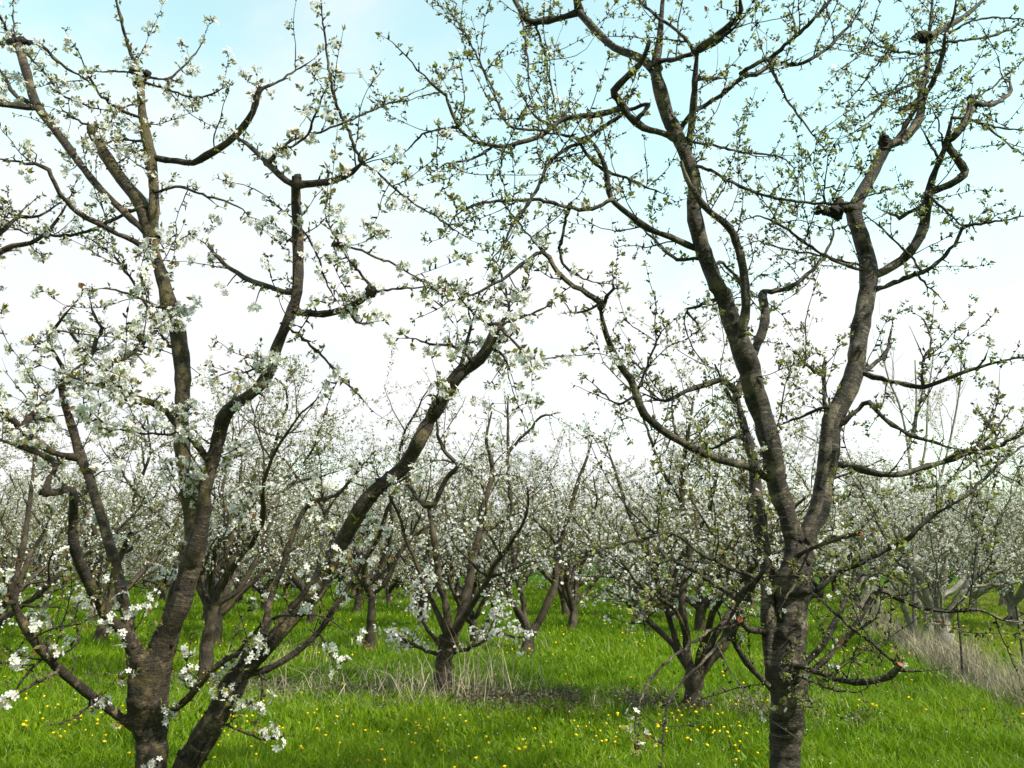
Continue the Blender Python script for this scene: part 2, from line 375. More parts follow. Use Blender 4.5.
# ------------------------------------------------------------------ limbs of the two near trees
# name, parent, width at start and end (in pixels of the photo), drift in depth (m), course, extras
LEFT_D = 4.6
LEFT = [
 ('T', None, 44, 36, 0, '156,880,46 154,840,37 152,790,31 152,750,32 149,715,40 147,690,42 150,668,40', ''),
 ('RL', 'T', 34, 14, -.5, '158,815,34 172,790,34 188,764,34 213,722,31 240,674,27 266,646,24 292,617,22 326,570,20 360,510,19 376,490,19 404,466,17 422,435,17 438,406,17 456,378,18 466,370,15 480,359,15 490,343,13 497,325,12', 'k6'),
 ('RLa', 'RL', 8, 4, .3, '438,398 451,378 461,366 466,345 471,326 469,314', ''),
 ('RLb', 'RL', 4, 2.4, -.2, '498,326 507,334 516,344 529,357 533,374', ''),
 ('RLc', 'RL', 4, 2.2, .2, '499,324 508,312 506,294 502,276 495,262', ''),
 ('RLd', 'RL', 4, 2.2, .1, '499,325 516,319 540,310 552,302', ''),
 ('RLe', 'RL', 4, 2.4, -.3, '496,328 486,322 475,316 464,303 457,294', ''),
 ('RLf', 'RL', 4, 2.4, -.2, '474,364 464,352 448,345 430,343 405,338', ''),
 ('RLg', 'RL', 4, 2.2, .2, '488,345 498,352 506,360 512,378', ''),
 ('T1', 'T', 10, 9, -.35, '148,726 169,714 188,698 206,676 227,659 250,651 263,636 271,621', ''),
 ('T1a', 'T1', 8, 5, .3, '263,636 271,597 282,568 292,537 308,505 336,495 349,482 362,466', ''),
 ('T1b', 'T1', 4, 3, -.2, '206,675 219,664 235,653 262,625 276,617 297,615 323,616 344,630', ''),
 ('U', 'RL', 9, 5, .35, '245,675 266,670 289,657 315,636 336,607 357,573 372,545', ''),
 ('Ua', 'U', 3, 2, -.1, '315,636 321,636 328,654 336,662', ''),
 ('W', 'U', 2.6, 2, -.1, '261,672 262,690 260,714', ''),
 ('Y', 'RL', 3, 2, -.3, '205,712 219,720 237,730 258,738 276,738', ''),
 ('A', 'T', 13, 9, -.7, '138,728,14 109,709,13 78,685,13 52,662,12 29,633,12 13,602,11 8,585,7', ''),
 ('Aa', 'A', 7, 5, .2, '13,602 22,575 30,556 47,526', ''),
 ('Ab', 'A', 6, 4, -.3, '13,602 -8,602 -40,592', ''),
 ('Ac', 'A', 3.5, 2, -.2, '52,657 42,659 26,675 13,693 -4,708', ''),
 ('Ad', 'A', 4, 2.5, -.3, '57,672 36,683 14,696 -6,705', ''),
 ('Ae', 'A', 3, 2, .2, '57,658 78,642 76,625 75,612', ''),
 ('Af', 'A', 3, 2, -.2, '34,637 55,628 80,624', ''),
 ('Ag', 'A', 2.6, 2, -.2, '89,706 75,717 57,724', ''),
 ('B', 'T', 15, 11, -.7, '138,668,22 128,638,16 104,612,14 88,581,12 75,550,12 73,516,11 74,496,11 68,489,11 54,493,10 39,492,10', 'c'),
 ('Ba', 'B', 8, 5, .2, '46,489 49,479 56,464 34,451 10,443 -10,436', ''),
 ('C', 'T', 14, 9, .5, '143,668,20 132,640,15 120,584,13 115,563,13 104,526,11 96,500,11 90,479,11 81,458,12 73,430,11 65,406,11 61,388,10 66,372,9', ''),
 ('Ca', 'C', 11, 8, -.5, '81,458 66,456 52,452 35,441 23,431 0,406 -20,386', ''),
 ('Cb', 'Ca', 8, 6, .3, '23,427 42,404 54,390', ''),
 ('Cc', 'C', 7, 4, .2, '64,385 75,372 90,359 96,338 102,328 93,314 91,303', ''),
 ('Cd', 'Cc', 4, 2.5, .2, '86,349 72,335 70,321', ''),
 ('Ce', 'C', 5, 3, -.3, '66,375 58,359 48,340 60,322 73,305', ''),
 ('D', 'T', 34, 13, -.35, '150,690,34 158,655,32 170,625,27 180,607,26 190,568,25 197,545,22 203,515,18 206,485,16 216,448,16 224,417,17 240,401,16 255,391,15 268,374,15 276,349,13 289,318,13 297,292,13 298,255,13 297,224,12 296,195,11 296,176,10', 'k6'),
 ('D1', 'D', 8, 6, .3, '296,186 285,180 271,167 260,156 246,143 236,138', ''),
 ('D1a', 'D1', 6, 5, -.2, '268,164 274,156 276,152', ''),
 ('D1b', 'D1a', 3.2, 1.6, .4, '276,153 290,142 325,130 349,120 380,107 399,100 428,86', ''),
 ('D1c', 'D1a', 3, 2, -.2, '305,138 314,118 322,98 326,88', ''),
 ('D2', 'D', 9, 7, -.4, '297,185 305,184 320,183 336,180 352,172 363,162', ''),
 ('D2a', 'D2', 4.2, 2, -.2, '362,163 349,133 334,96 326,49 322,13 320,-12', ''),
 ('D2b', 'D2', 3.2, 1.6, .3, '363,164 378,174 405,197 436,217 471,241', ''),
 ('D3', 'D', 7, 5, .4, '296,293 284,291 271,288 253,282 237,273 224,263 215,254 208,247', ''),
 ('D4', 'D', 8, 8, -.3, '297,312 310,313 323,314 341,310 360,301 373,289', 'k7'),
 ('D4a', 'D4', 3.2, 2, .3, '374,292 392,289 407,288 433,286', ''),
 ('D4b', 'D4', 3.5, 2.5, -.2, '345,309 353,317 360,324 373,323', ''),
 ('D4c', 'D4', 3, 2, -.3, '372,288 362,275 341,248 325,216 327,206', ''),
 ('D4d', 'D4c', 3, 2, .2, '332,245 357,249 380,259 394,264 428,284', ''),
 ('D5', 'D', 3.5, 2, -.3, '294,331 315,349 334,370 352,388 367,405', ''),
 ('D6', 'D', 3, 2, .2, '299,226 310,240 318,255 326,281 339,305', ''),
 ('D7', 'D', 2.8, 1.8, -.3, '277,349 262,362 247,372 232,372', ''),
 ('N', 'D', 9, 6, -.4, '209,460 193,440 177,425 161,407 133,396 112,383 104,372', ''),
 ('Na', 'N', 6, 4, .35, '110,380 122,362 138,349 152,335 167,323', ''),
 ('Nb', 'N', 3, 2, -.3, '173,435 141,432 120,430 102,423', ''),
 ('Nc', 'N', 3.5, 2, -.3, '112,383 96,384 78,379 60,372', ''),
 ('E', 'T', 24, 10, .5, '155,690,28 172,620,26 190,560,24 194,520,22 190,500,20 186,474,18 182,445,17 182,409,16 183,380,17 180,346,19 176,325,19 169,304,18 161,273,14 154,250,12 154,221,11 154,190,11 153,177,12 150,154,13 144,125,10 141,99,9 141,76,10', 'k10'),
 ('E1', 'E', 4.5, 3, -.2, '138,74 135,66 125,34 116,0 112,-14', ''),
 ('E2', 'E', 3, 1.8, .3, '146,78 156,78 169,79 185,65 200,47 205,36', ''),
 ('E3', 'E', 3, 1.8, -.3, '144,82 167,89 182,95 203,97 222,88 225,78', ''),
 ('E4', 'E', 10, 7, -.4, '153,157 165,160 177,161 193,163 206,156 227,143 242,128 253,112 257,96 261,88', 'k4'),
 ('E4a', 'E4', 3.2, 1.8, .1, '261,89 279,81 300,68 314,59', ''),
 ('E5', 'E', 3, 2, -.3, '144,105 130,105 117,112 108,124', ''),
 ('E6', 'E', 3, 2, .3, '144,141 125,139 109,142 95,150', ''),
 ('E7', 'E', 3.5, 2, -.4, '146,120 117,108 96,89 81,57 75,45', ''),
 ('E8', 'E', 2.4, 1.6, .3, '134,72 112,71 91,72', ''),
 ('E9', 'E', 3.6, 2, -.3, '156,192 180,187 203,195 227,202 242,210 255,220', ''),
 ('E10', 'E', 4, 2.5, .4, '169,346 156,325 143,299 128,276 115,258 100,246 86,237', ''),
 ('E11', 'E', 3.2, 2, -.3, '168,310 161,308 138,297 107,288 96,290', ''),
 ('J', 'E', 7, 4, -.5, '152,250 146,246 125,237 102,225 78,213 60,194 52,176 44,167 26,163 -6,158', ''),
 ('K', 'E', 5, 3, .5, '150,206 133,210 112,220 91,230 60,236 26,233 10,226', ''),
 ('G', 'E', 18, 13, .35, '153,240,14 147,224,15 143,208,17 135,195,17 122,180,16 109,161,15 100,146,14 92,128,13', 'k9'),
 ('Ga', 'G', 3, 2, .2, '91,126 82,122 70,116 60,106', ''),
 ('H', 'E', 9, 9, .75, '150,236,8 125,213,8 95,183,8 70,150,9 54,128,10 36,104,11 29,81,10 22,57,10 17,42,10', 'k11'),
 ('Ha', 'H', 8, 6, -.3, '37,107 26,107 10,105 -14,104', ''),
 ('Hb', 'H', 5, 2.5, .3, '20,40 39,44 57,61 75,73 91,83', ''),
 ('Hc', 'H', 4, 2, -.3, '16,38 8,32 0,16 -8,2', ''),
 ('Hd', 'H', 2.4, 1.5, .1, '16,38 14,28 13,5', ''),
 ('He', 'H', 3, 2, -.4, '24,52 47,76 62,94 86,105 115,112', ''),
 ('Hf', 'H', 6, 4, .3, '33,104 18,97 8,84 -2,66', ''),
 ('Hg', 'H', 5, 4, .2, '17,44 6,44 -12,42', ''),
]
RIGHT_D = 4.9
RIGHT = [
 ('T', None, 36, 46, 0, '787,862,46 787,830,37 786,790,33 785,760,33 787,720,35 788,690,36 788,660,38 789,630,37 790,600,36 794,575,34', ''),
 ('M', 'T', 28, 12, -.3, '792,585,34 795,550,26 788,516,23 777,485,23 772,453,24 764,422,25 754,391,26 749,367,26 741,346,24 731,320,22 723,294,20 717,286,20 707,260,19 699,237,18 694,211,17 694,182,17 681,143,17 668,117,18 660,89,20 655,68,16 659,45,12 661,20,11 664,-14,9', ''),
 ('Ma', 'M', 12, 8, -.45, '743,352 741,336 746,307 743,268 736,242 728,226 709,211 696,195 686,177 681,161', ''),
 ('Mb', 'M', 13, 9, .5, '656,72 645,61 630,54 615,48 600,35 588,22 578,11', 'k6'),
 ('Mb1', 'Mb', 10, 7, .2, '579,12 567,16 556,19 540,21 529,22 519,8 510,-8', ''),
 ('Mb2', 'Mb', 9, 7, -.2, '579,10 577,0 574,-14', ''),
 ('Mb3', 'Mb1', 3, 2, -.4, '521,14 527,52 529,83 534,104', ''),
 ('Mb4', 'Mb1', 3, 2, .2, '535,22 537,29 545,55 553,96 557,115', ''),
 ('Md', 'M', 10, 9, -.5, '676,140 668,135 655,131 644,128 628,115 618,99 614,91 626,78 639,65 646,52 650,40', ''),
 ('Md1', 'Md', 7, 2.5, -.4, '621,108 592,115 569,118 550,128 537,137 508,146 490,145 472,141 459,128 450,107 446,96 430,83 412,62 393,42', ''),
 ('Md2', 'Md', 5, 4, .4, '649,104 628,111 602,128 582,140 566,135 540,134', ''),
 ('Md3', 'Md1', 3.4, 2, .3, '545,131 524,130 508,125 498,102 488,78 475,52 456,16', ''),
 ('Md4', 'Md1', 3.4, 2, -.2, '492,147 472,159 443,165 433,172', ''),
 ('Md5', 'Md1', 3, 1.8, .2, '457,128 438,129 422,135 402,156', ''),
 ('Md6', 'Md1', 3, 2, -.3, '503,146 500,170 505,190', ''),
 ('Md7', 'Md1', 4, 2.5, .2, '555,126 540,120 530,110 524,98', ''),
 ('Me', 'M', 9, 7, -.3, '687,162 688,150 691,130 694,99 696,65 698,49', ''),
 ('Me1', 'Me', 8, 6, -.3, '698,50 717,35 733,22 741,10 738,-10', ''),
 ('Me2', 'M', 6, 5, -.35, '656,61 675,59 696,52 717,42 740,22', ''),
 ('Me3', 'Me', 5, 3, .3, '697,55 681,34 662,20 649,10 634,-4', ''),
 ('Me4', 'Me', 6, 4, .2, '697,78 709,78 722,79', ''),
 ('Mf', 'M', 6, 4.5, -.5, '677,133 694,112 717,98 740,78 746,70 772,56 796,36 811,22 827,4 835,-8', ''),
 ('Mf1', 'Mf', 5.5, 3, .35, '745,74 756,74 772,65 798,64 824,51 837,39 855,18 866,0', ''),
 ('Mf2', 'Mf', 3.4, 2, -.2, '769,60 780,86 796,112 822,146', ''),
 ('Mf3', 'Mf', 2.6, 2, .2, '796,36 794,22 789,8', ''),
 ('Mg', 'M', 4, 3, -.4, '690,165 707,168 727,180 746,189 782,199 824,204 850,203 876,193', ''),
 ('Mh', 'M', 3.4, 2, .4, '690,142 712,145 740,152 780,157 795,169', ''),
 ('Mi', 'M', 8, 6, -.3, '699,249 688,245 670,237 649,229 631,216 615,203 609,192 605,167 595,146 587,137', ''),
 ('Mi1', 'Mi', 5, 3, -.3, '588,139 571,146 553,159 542,176 536,193 516,219 501,247 490,263', ''),
 ('Mi2', 'Mi', 4.5, 3, .4, '587,138 579,142 592,161 608,172 631,180 660,193', ''),
 ('Mi3', 'Mi', 5, 3, -.3, '610,200 592,208 569,208 540,200 516,200 490,202 469,207 456,216 450,225', ''),
 ('Mi4', 'Mi3', 4, 3.5, .2, '569,209 563,232 561,258 571,272 592,282', ''),
 ('Mj', 'M', 5, 3.5, .45, '709,260 694,258 678,260 665,250 652,237 640,226', ''),
 ('Mk', 'M', 5, 3, .45, '720,298 712,301 694,308 686,310 696,322 700,330', ''),
 ('Ml', 'M', 4, 2.5, .3, '719,262 735,275 744,290 750,298', ''),
 ('Q', 'M', 12, 9, -.6, '768,478 758,472 746,466 720,460 701,452 681,442 662,430 644,414 637,396 631,380 618,362 605,331 600,307', ''),
 ('Q1', 'Q', 6, 3, -.2, '600,309 606,297 613,288 614,279', ''),
 ('Q2', 'Q', 7, 2.5, -.3, '602,305 595,297 574,286 558,273 543,252 521,265 501,280 472,294 441,305', ''),
 ('Q3', 'Q2', 3, 2, .3, '543,252 521,226 508,208 498,198', ''),
 ('Q4', 'Q', 4, 2, .2, '601,303 592,309 582,312 571,312', ''),
 ('Q5', 'Q', 3, 2, .2, '637,394 628,400 618,405 605,396 592,383', ''),
 ('Q6', 'Q', 3.4, 2, -.2, '638,390 648,365 655,346 662,332 670,323', ''),
 ('Q7', 'Q', 3.2, 2, .2, '681,443 676,432 673,422 671,399', ''),
 ('P', 'T', 20, 11, .35, '775,688,16 770,650,19 768,610,18 767,565,18 759,526,16 756,495,15 753,456,13 743,422,12 736,391,11', ''),
 ('P1', 'P', 8, 3, -.3, '737,392 728,384 720,380 705,385 686,391 665,401 642,393', ''),
 ('P2', 'P', 12, 10, .3, '737,395,10 746,370,10 757,345,11 765,322,11 764,306,11 762,294,10', 'k6'),
 ('P3', 'P2', 6, 3, .2, '764,292 772,291 788,288 806,276 822,259 832,239 832,221', ''),
 ('P4', 'P', 5, 3, .3, '751,440 735,438 718,446 702,450', ''),
 ('N', 'T', 30, 9, .4, '796,590,32 801,560,27 806,537,25 819,511,24 824,482,22 829,453,23 832,422,23 845,396,23 855,370,21 858,346,20 863,315,20 868,289,20 868,263,20 861,237,18 854,214,18 858,200,15 871,177,14 881,156,14 888,145,13 902,140,13 915,126,12 921,112,11 921,92,9 927,68,9 928,39,8 931,21,7 933,-12,6', ''),
 ('Na', 'N', 13, 12, -.1, '858,210,16 845,206,14 834,209,13 824,212,11', 'b10'),
 ('Nb', 'N', 12, 11, -.05, '884,151 884,143 884,137', 'b7'),
 ('Nc', 'N', 8, 8, .2, '920,98 912,106 901,110', 'k5'),
 ('Nd', 'N', 9, 9, 0, '928,36 922,34 917,36', 'b7'),
 ('Ne', 'N', 8, 4, .25, '928,38 940,31 949,26 965,16 980,3 988,-8', ''),
 ('Nf', 'N', 7, 4, -.4, '895,143 903,131 910,117 928,91 941,62 946,34 954,13 957,-8', ''),
 ('Nf1', 'Nf', 3, 2, .2, '946,42 960,41 980,38 1009,30 1030,15', ''),
 ('Nf2', 'Nf', 3, 2, -.2, '948,34 955,29 972,21 993,17 1030,20', ''),
 ('Nf3', 'Nf', 3.2, 2, -.4, '946,48 928,53 905,53 879,46 871,42 853,60 840,69', ''),
 ('Nf4', 'Nf3', 2.2, 1.6, -.2, '889,51 873,68 858,91 842,105', ''),
 ('Nf5', 'Nf', 2.6, 1.6, -.4, '935,76 915,83 889,96 871,120 850,135 837,138', ''),
 ('Ng', 'N', 2.6, 1.6, -.5, '924,66 907,76 886,99 868,117 845,129', ''),
 ('R', 'N', 13, 9, -.35, '866,280 875,275 884,271 902,260 915,245 924,226 927,206 929,194 936,190 949,185 960,178 965,171 957,159 949,148 947,142 952,138 962,127 970,112 972,97', 'k6'),
 ('Ra', 'R', 6, 5, .3, '972,102 980,104 993,104 1004,98 1011,90 1010,80', ''),
 ('Rb', 'R', 8, 6, -.25, '927,196 930,186 936,169 944,150 949,130 952,117', ''),
 ('Rc', 'Rb', 3.6, 2, .2, '952,118 970,120 991,126 1030,131', ''),
 ('Rd', 'Rc', 3, 2, -.3, '978,121 1001,138 1030,160', ''),
 ('Re', 'Rb', 3.6, 2.5, -.2, '942,160 938,157 931,146 923,128', ''),
 ('Rf', 'R', 2.4, 1.6, .3, '972,98 985,92 1001,80 1030,56', ''),
 ('Rg', 'R', 6, 4, .3, '926,200 921,207 912,211 900,217 886,212', ''),
 ('Rh', 'R', 3.6, 2.5, -.2, '925,192 935,201 946,211 963,226', ''),
 ('Ri', 'Rb', 2.4, 1.5, -.3, '944,150 940,130 934,112 928,102', ''),
 ('Nh', 'N', 6, 3, -.4, '873,291 881,289 900,280 923,272 941,260 954,245 965,226 980,224 1001,221 1030,214', ''),
 ('Nh1', 'Nh', 3.2, 2, .1, '915,272 918,276 931,289 942,298', ''),
 ('Nh2', 'Nh', 3, 2, .2, '922,272 914,260 905,251 886,232 864,213', ''),
 ('Ni', 'N', 4, 2.5, -.3, '873,273 860,270 845,265 824,255 803,241 780,225 756,216 738,224', ''),
 ('Nj', 'N', 3, 2, .4, '866,268 845,262 822,256 793,251 759,242 745,246', ''),
 ('Nk', 'N', 7, 3, -.5, '860,372 866,374 881,379 897,383 923,387 944,380 970,370 996,363 1034,355', ''),
 ('Nk1', 'Nk', 3.6, 2, .2, '923,386 923,362 931,344 926,325 918,315', ''),
 ('Nk2', 'Nk', 3.2, 2, -.2, '975,369 984,360 988,352', ''),
 ('Nl', 'N', 5, 4, .3, '862,372 870,368 886,351 889,340 890,329', ''),
 ('Nm', 'N', 8, 5, .5, '838,465 848,465 858,468 879,474 902,474 928,466 954,459 975,448 991,435 1004,418', ''),
 ('Nm1', 'Nm', 5, 4, -.3, '945,461 962,451 993,448 1011,439 1034,428', ''),
 ('Nn', 'N', 7, 4, -.4, '828,440 836,430 845,421 858,410 868,402 884,418 910,434 936,443 954,448 972,452', ''),
 ('Nn1', 'Nn', 4, 3, .2, '914,434 918,409 923,388', ''),
 ('Nn2', 'Nn', 3.4, 2.5, .3, '970,451 985,447 996,440 991,427 978,412', ''),
 ('No', 'N', 5.5, 5, .1, '828,420 825,404 824,390 824,362', 'c'),
 ('Np', 'N', 4, 2.5, .3, '825,408 812,412 798,418 777,426', ''),
 ('Nq', 'No', 5, 3, -.2, '824,372 815,372 806,364 800,358', ''),
 ('S', 'T', 7, 5, -.4, '800,606 815,592 835,575 868,559 890,548 910,537 923,524 940,512 955,503', ''),
 ('Sa', 'S', 4, 3, .3, '950,505 962,498 985,479 1004,459 1034,440', ''),
 ('Sb', 'T', 6, 4, -.5, '785,566 796,557 808,550 829,542 861,534', 'c'),
 ('Sc', 'Sb', 3, 2.6, -.1, '808,550 801,570 792,590 782,604', ''),
 ('V', 'T', 9, 4, .45, '795,668 808,660 824,643 837,617 848,594 861,575 879,573 892,562', ''),
 ('X', 'T', 8, 4, -.2, '795,690 808,676 829,656 853,630 868,604 879,590 897,598 923,608 949,611 980,610 1006,621 1034,621', ''),
 ('Z', 'T', 7, 8, -.6, '772,648 785,659 816,672 845,681 874,681 892,675 900,664', 'c'),
 ('Za', 'Z', 4, 3, .1, '900,668 876,646 855,629 832,610 811,591', ''),
 ('Zb', 'T', 3, 2, -.5, '777,666 806,679 832,689 858,692 871,685', ''),
 ('Zc', 'Z', 4, 3, -.1, '898,670 908,671 922,671', ''),
 ('Y', 'T', 8, 7, -.35, '774,690 768,685 754,671 741,654 733,638 736,625 738,612 737,598', ''),
 ('Yx', 'T', 9, 7, -.4, '770,634 760,631 748,629 740,620', 'c'),
 ('Ya', 'Y', 9, 6, -.2, '737,600 746,590 756,581 765,570', ''),
 ('Yb', 'Y', 6, 3.5, .2, '736,597 717,586 696,573 665,555 657,544', ''),
 ('Yc', 'Ya', 5, 2.5, -.3, '758,580 740,572 722,565 696,550 673,533 644,539 610,546 584,560 562,572', ''),
 ('Yd', 'Y', 3.6, 3, -.6, '736,626 712,630 688,646 665,664 649,683 639,706 634,738', ''),
 ('Ye', 'Y', 3.6, 3, -.5, '737,628 718,645 701,664 686,677 670,698 664,724 662,770', ''),
 ('Yf', 'Ye', 2.4, 2, .1, '664,745 655,740 648,734', ''),
]

def trace(rows, d0, step_px=9):
    """turns the courses into limbs with a place in space; returns name -> (parent, pts, radii, extras)"""
    out = {}; px = {}
    for name, par, w0, w1, dz, course, ex in rows:
        K = [tuple(float(q) for q in t.split(',')) for t in course.split()]; m = len(K)
        ln = np.concatenate([[0], np.cumsum([math.hypot(K[i + 1][0] - K[i][0], K[i + 1][1] - K[i][1]) for i in range(m - 1)])]); ln /= ln[-1]
        ds = d0
        if par:
            q = px[par]; i = int(np.argmin(np.hypot(q[:, 0] - K[0][0], q[:, 1] - K[0][1]))); ds = q[i, 2]
        A = []
        for k, t in zip(K, ln):
            w = k[2] if len(k) > 2 else w0 + (w1 - w0) * t
            A.append((k[0], k[1], ds + dz * (t ** 1.15), w))
        if par:
            j = q[i]; dist = math.hypot(j[0] - A[0][0], j[1] - A[0][1])
            if dist > 2: A.insert(0, (j[0], j[1], j[2], A[0][3]))
        A[:] = [(a[0], a[1], a[2], a[3] * (1 if par else .93)) for a in A]; A = catmull(A, step_px if w0 > 6 else 5); small = max(1.0, 9.0 / step_px)
        if par:
            w = A[:, 3]; tx, ty = np.gradient(A[:, 0]), np.gradient(A[:, 1]); up = np.abs(ty) / (np.hypot(tx, ty) + 1e-9)
            A[:, 3] = w * np.interp(w, [2, 7, 11], [.84, .84, .86]) * np.where(w > 9, np.interp(up, [.3, .97], [.74, .98]), 1)
            if not ('k' in ex or 'c' in ex or 'b' in ex): A[:, 3] *= np.interp(np.linspace(0, 1, len(A)), [0, .75, 1], [1, 1, .45])
        if w0 < 8:                                          # thin wood is crooked
            j = rng.normal(0, .55, (len(A), 2)); j[0] = 0; A[:, :2] += j
        if par and len(A) > 4: A[0, 3] *= 1.35; A[1, 3] *= 1.18
        # a little depth wander so that limbs are crooked from the side as well
        n = len(A); wv = np.cumsum(rng.normal(0, .012, n)); wv -= np.linspace(0, wv[-1], n) * .5; wv[0] = 0; A[:, 2] += wv
        px[name] = A
        pts = np.array([P(a[0], a[1], a[2]) for a in A]); rad = np.array([a[3] / 2 / F * zc(a[2], p[2]) for a, p in zip(A, pts)])
        out[name] = (par, pts, np.maximum(rad, .0018), ex, A)
    return out

def clumpy(x, y, s, seed=0):
    """smooth value noise 0..1 for uneven ground cover"""
    r = np.random.default_rng(100 + seed); g = r.uniform(0, 1, (64, 64)); X = (x / s) % 64; Y = (y / s) % 64
    i = X.astype(int); j = Y.astype(int); fx = X - i; fy = Y - j; fx = fx * fx * (3 - 2 * fx); fy = fy * fy * (3 - 2 * fy)
    a = g[i % 64, j % 64]; b_ = g[(i + 1) % 64, j % 64]; c = g[i % 64, (j + 1) % 64]; d = g[(i + 1) % 64, (j + 1) % 64]
    return (a * (1 - fx) + b_ * fx) * (1 - fy) + (c * (1 - fx) + d * fx) * fy

def skin_together(mm, mats, root, base):
    tmp = mm.build('trunk', mats, None, base, False)
    md = tmp.modifiers.new('r', 'REMESH'); md.mode = 'VOXEL'; md.voxel_size = .011
    sm = tmp.modifiers.new('s', 'SMOOTH'); sm.factor = .5; sm.iterations = 5
    me = bpy.data.meshes.new_from_object(tmp.evaluated_get(bpy.context.evaluated_depsgraph_get())); me.name = 'trunk'
    tmp.modifiers.clear(); old = tmp.data; tmp.data = me; bpy.data.meshes.remove(old); tmp.parent = root
    n = len(me.vertices); v = np.empty(n * 3, np.float32); me.vertices.foreach_get('co', v); v = v.reshape(-1, 3)
    no = np.empty(n * 3, np.float32); me.vertices.foreach_get('normal', no); no = no.reshape(-1, 3)
    g = (clumpy(v[:, 0] * 1.0 + v[:, 1] * .7 + 9, v[:, 2] + 9, .05, 71) - .5) * .012 + (clumpy(v[:, 0] + v[:, 1] + 9, v[:, 2] * 1.8 + 9, .022, 72) - .5) * .006
    v = v + no * g[:, None]; me.vertices.foreach_set('co', v.ravel())
    li = np.empty(len(me.loops), np.int32); me.loops.foreach_get('vertex_index', li)
    uvl = me.uv_layers.get('UVMap') or me.uv_layers.new(name='UVMap'); uv = np.stack([v[:, 0] + .6 * v[:, 1], v[:, 2]], -1)
    uvl.data.foreach_set('uv', uv[li].astype(np.float32).ravel())
    me.polygons.foreach_set('use_smooth', np.ones(len(me.polygons), bool)); me.polygons.foreach_set('material_index', np.zeros(len(me.polygons), np.int32))
    me.update(); return tmp

